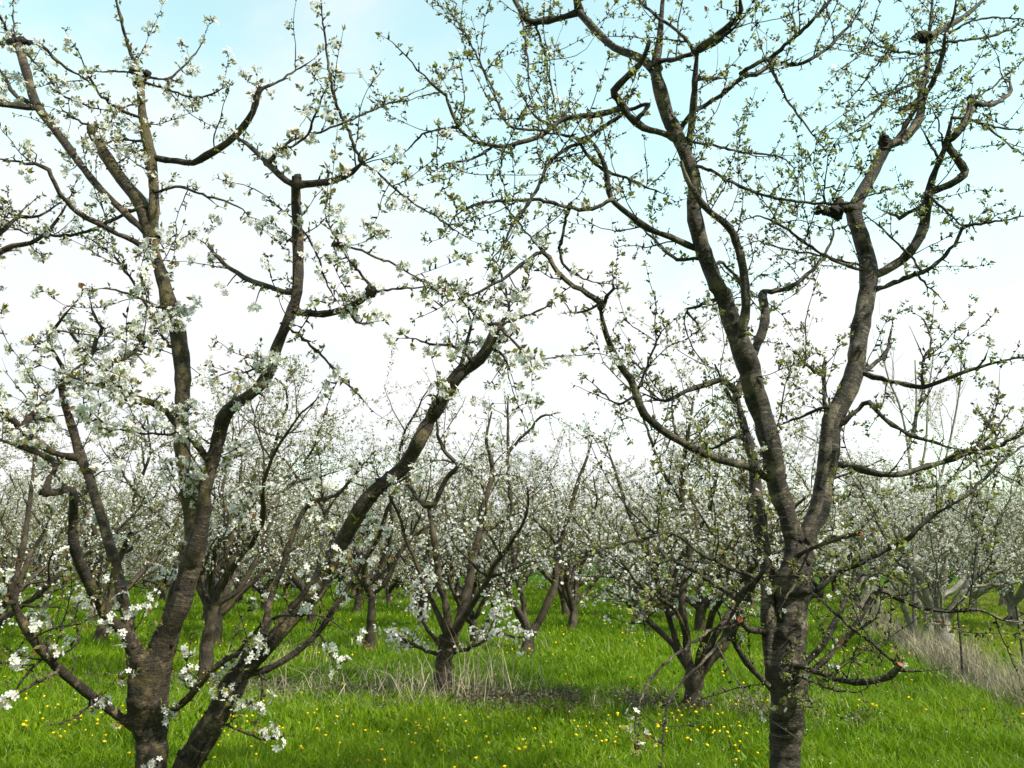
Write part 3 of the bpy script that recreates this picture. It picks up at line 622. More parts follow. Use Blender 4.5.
def near_tree(rows, d0, label, barkm, style, roots):
    tr = trace(rows, d0)
    base = tr['T'][1][0].copy(); base[2] = 0
    root = empty('cherry_tree', base, label, 'tree', 'cherry trees of the nearest row')
    first = {}
    for n in tr:
        k = n
        while tr[k][0] not in (None, 'T'): k = tr[k][0]
        first[n] = k
    limb_ob = {}; limb_tw = {}; limb_bl = {}
    for n, (par, pts, rad, ex, A) in tr.items():
        mb = MB(); thick = rad.max() > .03
        ns = 16 if rad.max() > .06 else 10 if thick else 7
        if n == 'T':                                        # root flare
            h = pts[:, 2]; rad = rad * (1 + .5 * np.exp(-np.maximum(h, 0) / .10)); pts = np.vstack([pts[0] * (1, 1, 0) - (0, 0, .12), pts]); rad = np.concatenate([[rad[0] * 1.1], rad])
        cut = 'c' in ex
        # old bark is uneven : rings, swellings
        rr = rad * (1 + (.015 if n == 'T' else .045 if thick else .09) * rng.normal(0, 1, len(rad)))
        rr[0] = rad[0]
        if par == 'T' and rad.max() > .016:
            cc = np.concatenate([[0], np.cumsum(np.linalg.norm(np.diff(pts, axis=0), axis=1))]); rr = rr * np.interp(cc, [0, rad[1] + .12, rad[1] + .46], [.72, .83, 1])
        tube(mb, pts, rr, ns, 0, .045 if thick else .07, capmat=1 if cut else 0)
        for c in 'kb':
            if c in ex:
                kr = float(ex[ex.index(c) + 1:]) / F * d0 * 1.0
                if c == 'k':
                    for _ in range(3): blob(mb, pts[-1] + norm(pts[-2] - pts[-1]) * kr * .3 + rng.normal(0, kr * .2, 3), kr * rng.uniform(.45, .75), 2 if n in ('E', 'H', 'G') else 0, rough=.14, n=12, mm=8)
                else:
                    for _ in range(16): blob(mb, pts[-1] + (pts[0] - pts[-1]) * rng.uniform(-.05, .75) + rng.normal(0, kr * .27, 3), kr * rng.uniform(.3, .62), 2, rough=.2, n=11, mm=8)
        if n in ('E', 'H'):
            for _ in range(10): blob(mb, pts[-1] + rng.normal(0, 1, 3) * np.array((.042, .035, .02)), rng.uniform(.013, .026), 2, rough=.2, n=10, mm=7)
        if thick and n != 'T':                              # knots and old spur stumps
            for _ in range(int(len(pts) * .35)):
                i = rng.integers(1, len(pts)); sd = norm(np.cross(norm(pts[i] - pts[i - 1]), rng.normal(0, 1, 3)))
                blob(mb, pts[i] + sd * rad[i] * .8, rad[i] * rng.uniform(.22, .42), 0 if rng.uniform() < .6 else 2, rough=.25, n=6, mm=4)
        mats = [BARK_Y if label.startswith('large') and n in ('E', 'G') else barkm, CUT, KNOB]
        if n == 'T':                                        # trunk and limb roots grown together into one skin
            mm = MB(); tube(mm, pts, rr, 20, 0, .04, cap0=True); blob(mm, pts[-1], rad[-1] * .97, rough=.03, n=14, mm=8)
            for k, (pk, p2, r2, e2, A2) in tr.items():
                if pk == 'T' and r2.max() > .016:
                    c = np.concatenate([[0], np.cumsum(np.linalg.norm(np.diff(p2, axis=0), axis=1))]); q = c < r2[1] * 1.2 + .48
                    m = max(int(q.sum()), 3); tube(mm, p2[:m], r2[:m] * np.interp(np.linspace(0, 1, m), [0, .3, 1], [1.12, 1.0, .80]), 16, 0, .02, cap0=True); blob(mm, p2[0], r2[0] * 1.02, rough=.02, n=12, mm=7)
            o = skin_together(mm, mats, root, base)
        elif first[n] == n: o = mb.build('limb', mats, root, base)
        else: o = mb.build('branch', mats, limb_ob[first[n]], base)
        limb_ob[n] = o
        if n == 'T': continue
        f = first[n]
        limb_tw.setdefault(f, MB()); limb_bl.setdefault(f, Bloom())
        plain = n in ('Yd', 'Ye', 'Yf', 'Sc')               # hanging shoots, nearly bare
        sprout(limb_tw[f], limb_bl[f], pts, rad, dict(style, twig=(.25, .5), gap=.16) if plain else style)
        if rad[-1] < .008:                                  # the shoot goes on at the tip
            w = walk(pts[-1], pts[-1] - pts[-3], rng.uniform(.06, .22), .04, .1, .03); rr = np.linspace(rad[-1] * .9, .0012, len(w))
            tube(limb_tw[f], w, rr, 4, 0, .1, cap=False); sprout(limb_tw[f], limb_bl[f], w, rr, style, 2)
    return root, base, tr, first, limb_ob, limb_tw, limb_bl

def finish(root, base, limb_ob, limb_tw, limb_bl):
    rest, rb = MB(), Bloom()
    for f, mb in limb_tw.items():
        if len(mb.v) < 40:                                  # few twigs on a short limb : they go with the tree's own
            for v, u, t in zip(mb.v, mb.uv, mb.t): rest.v.append(v); rest.uv.append(u); rest.t.append(t)
            for k in (3, 4): rest.f[k] += [q + rest.n for q in mb.f[k]]; rest.fm[k] += mb.fm[k]
            rest.n += mb.n
        else: mb.build('twig_sprays', TWIG, limb_ob[f], base)
        bl = limb_bl[f]
        if len(bl.lf) < 60: rb.fl += bl.fl; rb.lf += bl.lf; rb.bd += bl.bd; rb.st += bl.st
        else: bl.build(limb_ob[f], 2, base)
    if rest.n: rest.build('twig_sprays', TWIG, root, base)
    rb.build(root, 2, base)

# ------------------------------------------------------------------ ground
def ground():
    m, nt, b = mat_new('meadow_soil')
    tc = nt.nodes.new('ShaderNodeTexCoord').outputs['Object']
    c = ramp(nt, [(.3, (.018, .040, .006)), (.5, (.035, .09, .008)), (.7, (.06, .14, .012))], noise(nt, tc, 1.6, 8, .7))
    c2 = ramp(nt, [(.35, (.03, .07, .008)), (.65, (.055, .12, .012))], noise(nt, tc, 25, 4, .7))
    nt.links.new(mixc(nt, c, c2, .5), b.inputs['Base Color']); b.inputs['Roughness'].default_value = 1
    b.inputs['Specular IOR Level'].default_value = 0
    mb = MB(); s = 1500
    mb.add([(-s, -s, 0), (s, -s, 0), (s, s, 0), (-s, s, 0)], [(0, 1, 2, 3)])
    o = mb.build('ground', m); o['kind'] = 'structure'
ground()

# rows of the orchard: y = y0 - slope * x
ROWS = [(9.78, .30), (14.75, .25)] + [(19.6 + 4.6 * i, .25) for i in range(9)]
def strip_x(y): return 5.8 + (y - 9.2) * .215 + .006 * (y - 9.2) ** 2       # the dry verge to the right of the orchard
def blades(mb, x, y, h, w, lean, tint, mat=0, curl=1.0, z0=-.01):
    n = len(x); a = rng.uniform(0, 2 * math.pi, n); b = rng.uniform(0, 2 * math.pi, n)
    wx, wy = np.cos(a) * w / 2, np.sin(a) * w / 2; lx, ly = np.cos(b) * lean * h, np.sin(b) * lean * h
    def lvl(t, k):
        q = t ** (1 + curl)
        return np.stack([x + lx * q, y + ly * q, z0 + h * (t - .35 * lean * q * t)], -1), k
    V = []
    for t, k in ((0, 1.0), (.5, .85)):
        c, _ = lvl(t, k); o = np.stack([wx * k, wy * k, np.zeros(n)], -1); V += [c - o, c + o]
    V.append(lvl(1.0, 0)[0])
    v = np.stack(V, 1).reshape(-1, 3); base = np.arange(n)[:, None] * 5
    b0 = mb.add(v, base + np.array([[0, 1, 3, 2]]), mat, None, np.repeat(tint, 5))
    mb.extra(base + np.array([[2, 3, 4]]), b0, mat)

def grass():
    N = 460000; mb = MB()
    y = np.exp(rng.uniform(math.log(4.2), math.log(62), N)); x = rng.uniform(-.74, .78, N) * (y + .6)
    big = clumpy(x, y, .45, 1); fine = clumpy(x, y, .13, 2); patch = clumpy(x, y, 2.2, 3)
    weed = np.zeros(N)
    for y0, sl in ROWS[:2]: weed = np.maximum(weed, np.exp(-((y - (y0 - sl * x) + .1) / .42) ** 2))
    edge = x - strip_x(y); weed = np.maximum(weed, np.exp(-(edge / .45) ** 2))
    keep = rng.uniform(0, 1, N) > weed * .45
    h = (.06 + .13 * big + .06 * fine) * rng.uniform(.6, 1.35, N) * np.where(edge > .3, .7, 1)
    w = rng.uniform(.004, .0085, N) * (.6 + .085 * y)
    t = np.clip(.12 + .30 * patch + .28 * fine + rng.normal(0, .18, N) + np.where(edge > .3, .42, 0) + weed * .12, 0, 1)
    k = keep; blades(mb, x[k], y[k], h[k], w[k], rng.uniform(.2, 1.0, k.sum()), t[k])
    # broad-leaved weeds in the sward
    M = 26000; y = np.exp(rng.uniform(math.log(5), math.log(28), M)); x = rng.uniform(-.72, .72, M) * y
    p = clumpy(x, y, .7, 9) > .52; x, y = x[p], y[p]
    d = norm(np.stack([rng.normal(0, 1, len(x)), rng.normal(0, 1, len(x)), rng.uniform(.4, 1.6, len(x))], -1)); X, Y, Z = frames(d)
    L = rng.uniform(.05, .12, len(x))
    stamp(mb, LT, LF, np.stack([x, y, rng.uniform(.01, .06, len(x))], -1), Z, X, Y, np.stack([L, L * .35, L * .5], 1), 0, np.clip(rng.normal(.35, .2, len(x)), 0, .85))
    tag(mb.build('grass', GRASS), 'lush bright green grass carpeting the orchard floor', 'grass', None, 'stuff')
grass()

def weeds():
    # dull mauve dead-nettle and brown litter under the second row
    mb = MB(); n = 2300
    x = rng.normal(-.2, 2.4, n); x = np.where(rng.uniform(0, 1, n) < .35, rng.normal(.15, .8, n), x); x = np.where(rng.uniform(0, 1, n) < .2, rng.uniform(-6.5, 5.5, n), x)
    y = 9.62 - .30 * x + rng.normal(0, .34, n); hh = rng.uniform(.06, .22, n) * (1 - .35 * np.abs(clumpy(x, y, .5, 5) - .5))
    k = (clumpy(x, y, .5, 6) > .50) & (rng.uniform(0, 1, n) < .7); x, y, hh = x[k], y[k], hh[k]; n = len(x)
    m = 15; px = np.repeat(x, m) + rng.normal(0, .04, n * m); py = np.repeat(y, m) + rng.normal(0, .04, n * m); pz = np.repeat(hh, m) * rng.uniform(.05, 1, n * m)
    X, Y, Z = frames(norm(rng.normal(0, 1, (n * m, 3)) + (0, 0, .4))); L = rng.uniform(.012, .045, n * m)
    stamp(mb, LT, LF, np.stack([px, py, pz], -1), Z, X, Y, np.stack([L, L * .7, L * .6], 1), 0, np.clip(rng.normal(.42, .22, n * m), 0, 1))
    blades(mb, x, y, hh * 1.15, np.full(n, .006), rng.uniform(.1, .5, n), np.clip(rng.normal(.3, .2, n), 0, 1))
    tag(mb.build('weed_bed', NETTLE), 'dull mauve brown low weeds in a strip under the second row', 'weeds', None, 'stuff')
    # long straw-coloured dead stalks round the trunks of the second row
    mb = MB()
    def stalks(n, cx, cy, sx, sy, h0, h1, lean=.8, w=.009):
        x = rng.normal(cx, sx, n); y = rng.normal(cy, sy, n)
        blades(mb, x, y, rng.uniform(h0, h1, n), rng.uniform(.5, 1.2, n) * w, rng.uniform(.1, 1.2, n) * lean, np.clip(rng.normal(.7, .2, n), 0, 1), 0, .8)
    stalks(220, -.85, 9.95, .55, .3, .2, .85, 1.2); stalks(190, -2.1, 10.2, .8, .35, .15, .7, 1.6); stalks(60, -.25, 9.95, .32, .25, .3, 1.25, .6); stalks(80, -.3, 9.6, 1.2, .2, .1, .4, 2.2)
    stalks(120, .9, 9.3, .7, .25, .08, .4, 1.6); stalks(60, 2.6, 9.0, .4, .2, .1, .4, 1.6); stalks(2600, 0, 9.75, 2.6, .36, .04, .24, 1.9, .006)
    stalks(160, -1.3, 15.1, 2.2, .3, .1, .5, 1.2); stalks(90, -3.6, 13.0, .4, .3, .2, .6, 1)
    tag(mb.build('dead_stalks', DRY), 'straw coloured dead stalks leaning round the second row of trunks', 'dry stalks', None, 'stuff')
    # the verge
    mb = MB(); n = 10500; y = np.exp(rng.uniform(math.log(8.2), math.log(48), n)); off = rng.normal(0, .24, n) * (1 + .02 * y) + (clumpy(y, y * 0, 1.3, 14) - .5) * .5
    x = strip_x(y) + off; q = .45 + .75 * clumpy(x, y, .8, 12)
    blades(mb, x, y, rng.uniform(.12, .80, n) * np.exp(-(off / .5) ** 2) * q, rng.uniform(.004, .010, n) * (.5 + .055 * y), rng.uniform(.1, .8, n), np.clip(rng.normal(.50, .26, n) + .25 * (clumpy(x, y, .5, 15) - .5), 0, 1), 0, .9)
    tag(mb.build('dry_grass', DRY), 'tall grey tan dry grass in a verge beside the orchard', 'dry grass', None, 'stuff')
weeds()

# ------------------------------------------------------------------ near trees
def put_left(bl, e, d):
    r = rng.uniform(); hi = e[2] > 3.0; q = .46 if not hi else .22
    if hi and r > .78: bl.cluster(e, d, 0, rng.integers(1, 3), rng.integers(1, 4), .014, .028, .55, .015); return
    if e[0] < -1.7 and not hi: q = .56
    if e[2] < 1.75:
        q = .24
        if rng.uniform() < .45: return
    if r < q: bl.cluster(e, d, rng.integers(3, 8), rng.integers(0, 2), rng.integers(2, 5), .0195, .037, .48, .036)
    elif r < .88: bl.cluster(e, d, 0, rng.integers(1, 4), rng.integers(1, 4), .015, .034, .5, .020)
def put_right(bl, e, d):
    r = rng.uniform()
    if r < .05: bl.cluster(e, d, rng.integers(1, 4), 2, 3, .016, .036, .6, .032)
    elif r < .55: bl.cluster(e, d, 0, rng.integers(1, 4), rng.integers(0, 3), .015, .020, .55, .014)
    elif r < .94: bl.cluster(e, d, 0, rng.integers(3, 8), rng.integers(2, 5), .0205, .034, .66, .029)
S_LEFT = dict(detail=2, bare=2.7, twig=(3.6, 2.2), len=((.12, .7), (.06, .25)), tr=(.0041, .0025), gap=.050, spurr=1.4, gap0=1.0, put=put_left, maxr=.045, levels=2, lift=.3, spurmax=.02, bigspur=.22)
S_RIGHT = dict(detail=2, bare=3.2, skip=.12, twig=(4.2, 2.6), len=((.12, .9), (.06, .28)), tr=(.0042, .0025), gap=.054, spurr=1.5, gap0=1.0, put=put_right, maxr=.04, levels=2, lift=.25, spurmax=.018, bigspur=.12)

def big_clusters(tr, first, limb_ob, base, spots, leafy_=.5):
    """the large clusters one can tell apart, each a mesh of its own on the limb that bears it"""
    names = [n for n in tr if n != 'T']
    for x, y, r, nf, nl in spots:
        best = min(names, key=lambda n: float(np.hypot(tr[n][4][:, 0] - x, tr[n][4][:, 1] - y).min())); A = tr[best][4]
        i = int(np.argmin(np.hypot(A[:, 0] - x, A[:, 1] - y))); d = A[i, 2] - .05; c = P(x, y, d); a = tr[best][1][i]; rr = r / F * d
        bl = Bloom()
        mbt = MB(); w = np.array([a, (a + c) / 2 + rng.normal(0, .01, 3), c]); tube(mbt, w, np.array([.0045, .0038, .003]), 5)
        for k in range(3): bl.cluster(c + rng.normal(0, rr * .42, 3), rng.normal(0, 1, 3) + np.array((0, -.7, 0)), int(nf * 1.5 + 2 - k) // 3, 1, (nl + 2 - k) // 3, .0215, .042, leafy_, rr * .55)
        o = mbt.build('blossom_spur', TWIG, limb_ob[first[best]], base); bl.build(o, 2, base)
BIG_L = [(84, 602, 12, 14, 3), (117, 600, 9, 9, 5), (128, 613, 9, 8, 3), (105, 626, 10, 8, 5), (121, 641, 10, 9, 2), (20, 661, 11, 12, 1), (38, 628, 7, 6, 4), (97, 704, 9, 9, 3),
  (152, 670, 10, 5, 8), (124, 678, 7, 3, 6), (165, 724, 10, 9, 2), (153, 756, 14, 15, 3), (186, 652, 9, 8, 4), (182, 571, 8, 6, 3), (10, 698, 9, 8, 2), (5, 574, 7, 6, 3), (160, 575, 6, 5, 2), (185, 680, 8, 7, 5),
  (305, 136, 12, 13, 2), (280, 146, 12, 10, 10), (297, 224, 9, 9, 2), (258, 224, 8, 8, 1), (318, 246, 8, 8, 2), (341, 230, 9, 9, 2), (227, 286, 9, 9, 1), (193, 307, 11, 12, 2), (255, 305, 9, 8, 2), (284, 362, 8, 7, 4), (347, 305, 7, 6, 7),
  (154, 237, 13, 16, 2), (180, 314, 14, 16, 3), (150, 341, 11, 10, 3), (31, 255, 8, 8, 2), (31, 150, 8, 8, 3), (26, 174, 9, 9, 4), (70, 170, 9, 8, 4), (60, 127, 9, 8, 4), (11, 75, 8, 6, 1), (44, 66, 8, 7, 4), (14, 50, 7, 6, 2),
  (30, 375, 13, 12, 6), (12, 432, 9, 8, 2), (55, 345, 10, 9, 7), (240, 385, 11, 10, 6), (250, 650, 7, 6, 3), (333, 650, 7, 8, 0), (258, 706, 7, 8, 1), (277, 736, 8, 8, 1), (262, 732, 6, 6, 0), (305, 612, 7, 6, 4), (160, 395, 10, 8, 8), (120, 400, 9, 8, 5), (210, 380, 10, 8, 6), (385, 205, 9, 8, 3), (408, 200, 9, 6, 3), (400, 264, 7, 6, 1), (516, 324, 9, 9, 3), (529, 356, 8, 8, 2), (533, 373, 7, 6, 2), (480, 316, 8, 7, 4), (505, 285, 7, 6, 3), (455, 352, 8, 8, 3), (75, 330, 10, 9, 6), (100, 360, 11, 11, 5), (130, 372, 10, 10, 4), (50, 400, 10, 10, 4), (95, 415, 10, 10, 3), (150, 372, 9, 8, 6), (235, 405, 9, 8, 5), (120, 470, 8, 8, 3), (30, 345, 10, 10, 5)]
BIG_R = [(776, 589, 11, 8, 8), (766, 578, 9, 3, 8), (850, 553, 13, 4, 16), (905, 545, 11, 2, 14), (945, 500, 9, 0, 12), (832, 71, 6, 5, 0), (775, 63, 6, 4, 4), (560, 298, 15, 5, 24), (572, 268, 7, 6, 1), (626, 288, 8, 4, 8), (435, 283, 12, 5, 12),
  (425, 297, 9, 6, 6), (652, 463, 12, 1, 14), (545, 245, 6, 2, 5), (497, 263, 7, 2, 8), (435, 172, 9, 7, 6), (462, 168, 7, 4, 6), (700, 455, 9, 0, 10), (975, 412, 8, 0, 9), (945, 225, 8, 0, 9), (905, 268, 6, 0, 8), (640, 735, 10, 2, 9), (630, 712, 7, 2, 6), (662, 700, 8, 0, 7), (585, 205, 9, 2, 9), (528, 300, 8, 6, 1)]

L = near_tree(LEFT, LEFT_D, 'large blossoming cherry tree forking low at the left front, white clusters and twin lower trunks', BARK_L, S_LEFT, None)
finish(L[0], L[1], L[4], L[5], L[6]); big_clusters(L[2], L[3], L[4], L[1], BIG_L)
Rt = near_tree(RIGHT, RIGHT_D, 'tall grey barked cherry tree with thick twin stems and few open blossoms, mostly green buds', BARK_R, S_RIGHT, None)
finish(Rt[0], Rt[1], Rt[4], Rt[5], Rt[6]); big_clusters(Rt[2], Rt[3], Rt[4], Rt[1], BIG_R, .65)

# the next tree of the front row stands outside the frame; three of its limbs reach in from the left edge
OUT_D = 5.3
OUTER = [
 ('T', None, 40, 34, 0, '-262,835,44 -262,800,36 -258,740,34 -254,690,36 -250,650,38', ''),
 ('A', 'T', 24, 6, -.2, '-250,652,28 -215,560,20 -160,430,15 -95,320,12 -45,272,10 0,252,9 13,246,9 31,243,8 47,232,7 60,216,6 66,205,5', ''),
 ('Aa', 'A', 8, 4, .2, '-40,268 -15,248 0,233 10,224 26,207', ''),
 ('Ab', 'A', 8, 3, .3, '-80,305 -40,240 0,208 16,216 39,216 55,206 68,198', ''),
 ('B', 'T', 26, 9, .5, '-250,655,28 -262,560,22 -275,440,18 -260,300,14 -235,180,11 -225,90,9', 'k6'),
 ('C', 'T', 20, 7, -.6, '-252,660,22 -300,560,17 -370,450,13 -420,330,10', ''),
 ('D', 'T', 14, 5, .1, '-246,665,16 -180,600,12 -110,520,10 -55,470,7 -10,448,5', ''),
]
O = near_tree(OUTER, OUT_D, 'cherry tree outside the left edge whose blossoming limbs reach into the picture', BARK_L, S_LEFT, None)
finish(O[0], O[1], O[4], O[5], O[6])

# ------------------------------------------------------------------ orchard trees further back
def put_far(white, leafp, fs=.02, ls=.034, tint=.55, low=False):
    def put(bl, e, d):
        r = rng.uniform()
        if not low and e[2] < .95 and rng.uniform() < .8: return
        if r < white: bl.cluster(e, d, rng.integers(1, 5), 0, rng.integers(0, 2), fs, ls, tint, .04)
        elif r < white + leafp: bl.cluster(e, d, 0, 0, rng.integers(1, 4), fs, ls, tint, .03)
    return put
def far_style(white=.5, leafp=.35, gap=.05, twig=(4.2, 3.5), fs=.02, tint=.55, lens=((.25, .95), (.1, .45)), ls=.034):
    return dict(detail=1, twig=twig, len=lens, tr=(.010, .0055), gap=gap, gap0=1.3, put=put_far(white, leafp, fs, ls, tint), maxr=.06, levels=2, lift=.35, spurmax=.03, bigspur=.1, **{'from': .2})

def vase(seed, height=4.0, n=5, spread=.62, th=.62, r0=.12):
    """limbs of a vase-pruned cherry in its own space: list of (pts, radii)"""
    global rng
    keep = rng; rng = np.random.default_rng(seed); out = []
    lean = rng.normal(0, .06, 2)
    t = np.linspace(0, 1, 7); tp = np.stack([lean[0] * t, lean[1] * t, -.1 + (th + .1) * t], -1) + np.concatenate([np.zeros((1, 3)), rng.normal(0, .012, (6, 3))])
    tr = r0 * (1 + .45 * np.exp(-np.maximum(tp[:, 2], 0) / .1)) * (1 - .12 * t); out.append(('trunk', tp, tr))
    a0 = rng.uniform(0, 6.28)
    for i in range(n):
        a = a0 + i * 2 * math.pi / n + rng.normal(0, .25); el = rng.uniform(.75, 1.15)
        d = np.array((math.cos(a) * math.cos(el), math.sin(a) * math.cos(el), math.sin(el))) * np.array((spread / .62, spread / .62, 1))
        ln = (height - th) * rng.uniform(.75, 1.12); st = .16; m = int(ln / st); p = tp[-1] - np.array((0, 0, rng.uniform(0, .18))); q = [p]
        for k in range(m):
            d = norm(d + rng.normal(0, .15, 3) + np.array((0, 0, .035)) * (1 if k < m * .7 else -.5)); q.append(q[-1] + d * st)
        q = np.array(q); rr = r0 * rng.uniform(.5, .68) * (1 - np.linspace(0, 1, len(q)) ** 1.1 * .82); out.append(('limb', q, rr))
        for s in range(rng.integers(2, 5)):
            k = rng.integers(int(len(q) * .25), len(q) - 2); side = norm(np.cross(q[k + 1] - q[k], rng.normal(0, 1, 3))); d2 = norm(side + norm(q[k + 1] - q[k]) * .5 + np.array((0, 0, .25)))
            w = walk(q[k], d2, rng.uniform(.6, 1.5), .12, .17, .05); out.append(('branch', w, np.linspace(rr[k] * .6, rr[k] * .22, len(w))))
    rng = keep
    return out

def far_meshes(seed, style, barkm, **kw):
    tb, cb, bl = MB(), MB(), Bloom(); sk = vase(seed, **kw)
    for kind, p, r in sk:
        tube(tb, p, r * (1 + .05 * rng.normal(0, 1, len(r))), 9 if kind == 'trunk' else 6, 0, .06)
        if kind != 'trunk': sprout(cb, bl, p, r, style)
    bl.into(cb, 1)
    return tb.mesh('trunk', [barkm]), cb.mesh('crown', [TWIG, PETAL, LEAF_FAR])

def mesh_ob(name, me, parent):
    o = bpy.data.objects.new(name, me); COL.objects.link(o); o.parent = parent; return o

# trees of the second and third rows, their main limbs as the photograph shows them
def mid_tree(rows, d0, label, style, group, barkm=None, extra=0, seed=1, dense='', **kw):
    barkm = barkm or BARK_M
    tr = trace(rows, d0, 5); base = tr['T'][1][0].copy(); base[2] = 0
    root = empty('cherry_tree', base, label, 'tree', group)
    tw, bl = MB(), Bloom()
    for n, (par, pts, rad, ex, A) in tr.items():
        mb = MB(); rad = np.maximum(rad, .007)
        if n == 'T': rad = rad * (1 + .4 * np.exp(-np.maximum(pts[:, 2], 0) / .12)); pts = np.vstack([pts[0] * (1, 1, 0) - (0, 0, .1), pts]); rad = np.concatenate([[rad[0] * 1.05], rad])
        tube(mb, pts, rad * (1 + .06 * rng.normal(0, 1, len(rad))), 10 if rad.max() > .05 else 6, 0, .06)
        mb.build('trunk' if n == 'T' else 'limb', barkm, root, base)
        if n in dense: sprout(tw, bl, pts, rad, dict(style, put=put_far(.8, .15, .021, .04, .4, True), gap=.03, twig=(6, 3), len=((.15, .45), (.08, .2)), **{'from': .45}))
        elif n != 'T': sprout(tw, bl, pts, rad, style)
    if extra:
        top = tr['T'][1][-1]
        for kind, p, r in vase(seed, n=extra, **kw):
            if kind == 'trunk': off = top - p[-1]; continue
            mb = MB(); tube(mb, p + off, r, 6, 0, .06); mb.build('limb', barkm, root, base); sprout(tw, bl, p + off, r, style)
    tw.build('twig_sprays', TWIG, root, base); bl.build(root, 1, base)
    return root

S2 = far_style(.33, .56, .046, fs=.0185, twig=(4, 3.5), ls=.04, tint=.45)
M1 = [('T', None, 24, 18, 0, '445,705,24 444,690,20 443,670,18 446,650,18 449,638,19', ''),
 ('A', 'T', 12, 7, -.2, '449,640,12 446,607,9 439,581,9 437,563,8 432,526,8 428,505,8', ''), ('A1', 'A', 6, 3, .3, '428,506 422,503 409,485 398,465', ''), ('A2', 'A', 7, 4, -.3, '428,505 435,503 446,479 457,466 446,453 438,438 436,415', ''),
 ('B', 'T', 14, 6, .3, '449,642,15 459,623,12 467,594,11 472,568,10 480,531,9 485,500,8 492,475,6 490,455,6 486,440,5 492,410,4', ''), ('B1', 'B', 5, 3, -.3, '481,531 495,527 506,518 519,513', ''), ('B2', 'B', 4, 3, .3, '487,490 470,470 452,462 430,460', ''),
 ('C', 'T', 6, 3, -.4, '444,648 428,630 417,604 408,588', ''), ('D', 'T', 6, 3, -.3, '441,655 422,649 407,641 391,630', ''), ('E', 'T', 5, 3, -.4, '455,652 477,645 495,634 515,636 532,636', '')]
mid_tree(M1, 10.1, 'small cherry tree alone at centre with forked trunk rising from dull weeds', S2, 'cherry trees of the second row', extra=2, seed=21, dense='CDE', height=4.0, r0=.08)
M2 = [('T', None, 22, 19, 0, '695,718,24 694,700,19 694,680,19 697,668,20', ''),
 ('A', 'T', 10, 5, .2, '693,676 688,659 686,633 682,600 688,560 688,539 682,500 684,461 690,422 694,395', ''), ('B', 'T', 14, 6, -.25, '698,672 714,656 725,641 731,625 742,600 752,565 748,520 752,480', ''),
 ('C', 'A', 6, 4, -.4, '687,640 675,610 652,594 636,581 620,560', ''), ('D', 'T', 8, 4, .3, '692,672 676,640 664,600 650,560 628,510 615,470 604,440', ''), ('E', 'A', 5, 3, -.2, '688,545 710,510 716,470 722,440', ''),
 ('F', 'D', 5, 3, -.3, '664,605 640,618 626,602 605,588', ''), ('G', 'A', 5, 3, .2, '684,505 662,470 648,430 640,405', '')]
mid_tree(M2, 9.15, 'bushy cherry tree with dark forked trunk standing just behind the grey barked tree', far_style(.34, .6, .040, fs=.0175, twig=(5.5, 4.5), ls=.042, tint=.5), 'cherry trees of the second row', extra=4, seed=22, height=4.7, r0=.07)
M5 = [('T', None, 20, 17, 0, '206,682,20 206,665,15 208,640,14 213,605,13', ''),
 ('A', 'T', 9, 4, .2, '213,608 224,580 237,552 250,534 258,505 248,490 232,483', ''), ('B', 'T', 8, 4, -.2, '211,615 200,590 190,560 192,520 185,490', ''), ('C', 'T', 8, 3, .3, '213,606 238,590 256,560 268,530 280,500', '')]
mid_tree(M5, 11.4, 'cherry tree seen through the fork of the big left tree', S2, 'cherry trees of the second row', extra=4, seed=23, height=4.1, r0=.08)
M6 = [('T', None, 20, 17, 0, '-20,700,20 -20,670,16 -18,640,16', ''), ('A', 'T', 10, 4, 0, '-18,642 5,600 20,560 30,500 35,450', ''), ('B', 'T', 10, 4, .2, '-18,642 -40,590 -50,520', '')]
mid_tree(M6, 12.0, 'cherry tree at the left edge with its blossoming crown behind the left tree', S2, 'cherry trees of the second row', extra=4, seed=24, height=4.2, r0=.08)
G3 = 'cherry trees of the third row'
M3 = [('T', None, 15, 12, 0, '527,657,16 528,645,12 529,630,12', ''),
 ('A', 'T', 7, 4, .2, '528,632 524,607 519,584 514,557 511,500 508,453 508,396', ''), ('A1', 'A', 4, 3, -.2, '508,453 521,438 532,427 542,416 560,413', ''),
 ('B', 'T', 10, 4, -.2, '530,634 537,625 547,604 555,584 556,557 566,526 574,495 579,479 588,455 592,440', ''), ('B1', 'B', 4, 3, .3, '556,560 575,540 596,520', '')]
mid_tree(M3, 14.6, 'cherry tree with two splayed trunks right of the small central tree', S2, G3, extra=3, seed=25, height=4.6, r0=.08)
M4 = [('T', None, 12, 10, 0, '369,651,12 371,620,9 372,590,9', ''), ('A', 'T', 7, 3, .2, '372,592 360,560 352,530 356,490', ''), ('B', 'T', 7, 3, -.2, '372,590 385,560 392,520 388,480', '')]
mid_tree(M4, 15.0, 'slim upright cherry trunk behind the long leaning limb of the left tree', S2, G3, extra=4, seed=26, height=4.8, r0=.08)
M7 = [('T', None, 11, 9, 0, '473,655,11 474,640,9 473,620,8', ''), ('A', 'T', 5, 3, .2, '474,640 488,622 494,600 496,570', ''), ('B', 'T', 6, 3, 0, '473,622 468,600 470,560 462,520', '')]
mid_tree(M7, 15.9, 'thin curved cherry tree half hidden behind the small central tree', S2, G3, extra=3, seed=27, height=4.3, r0=.07)
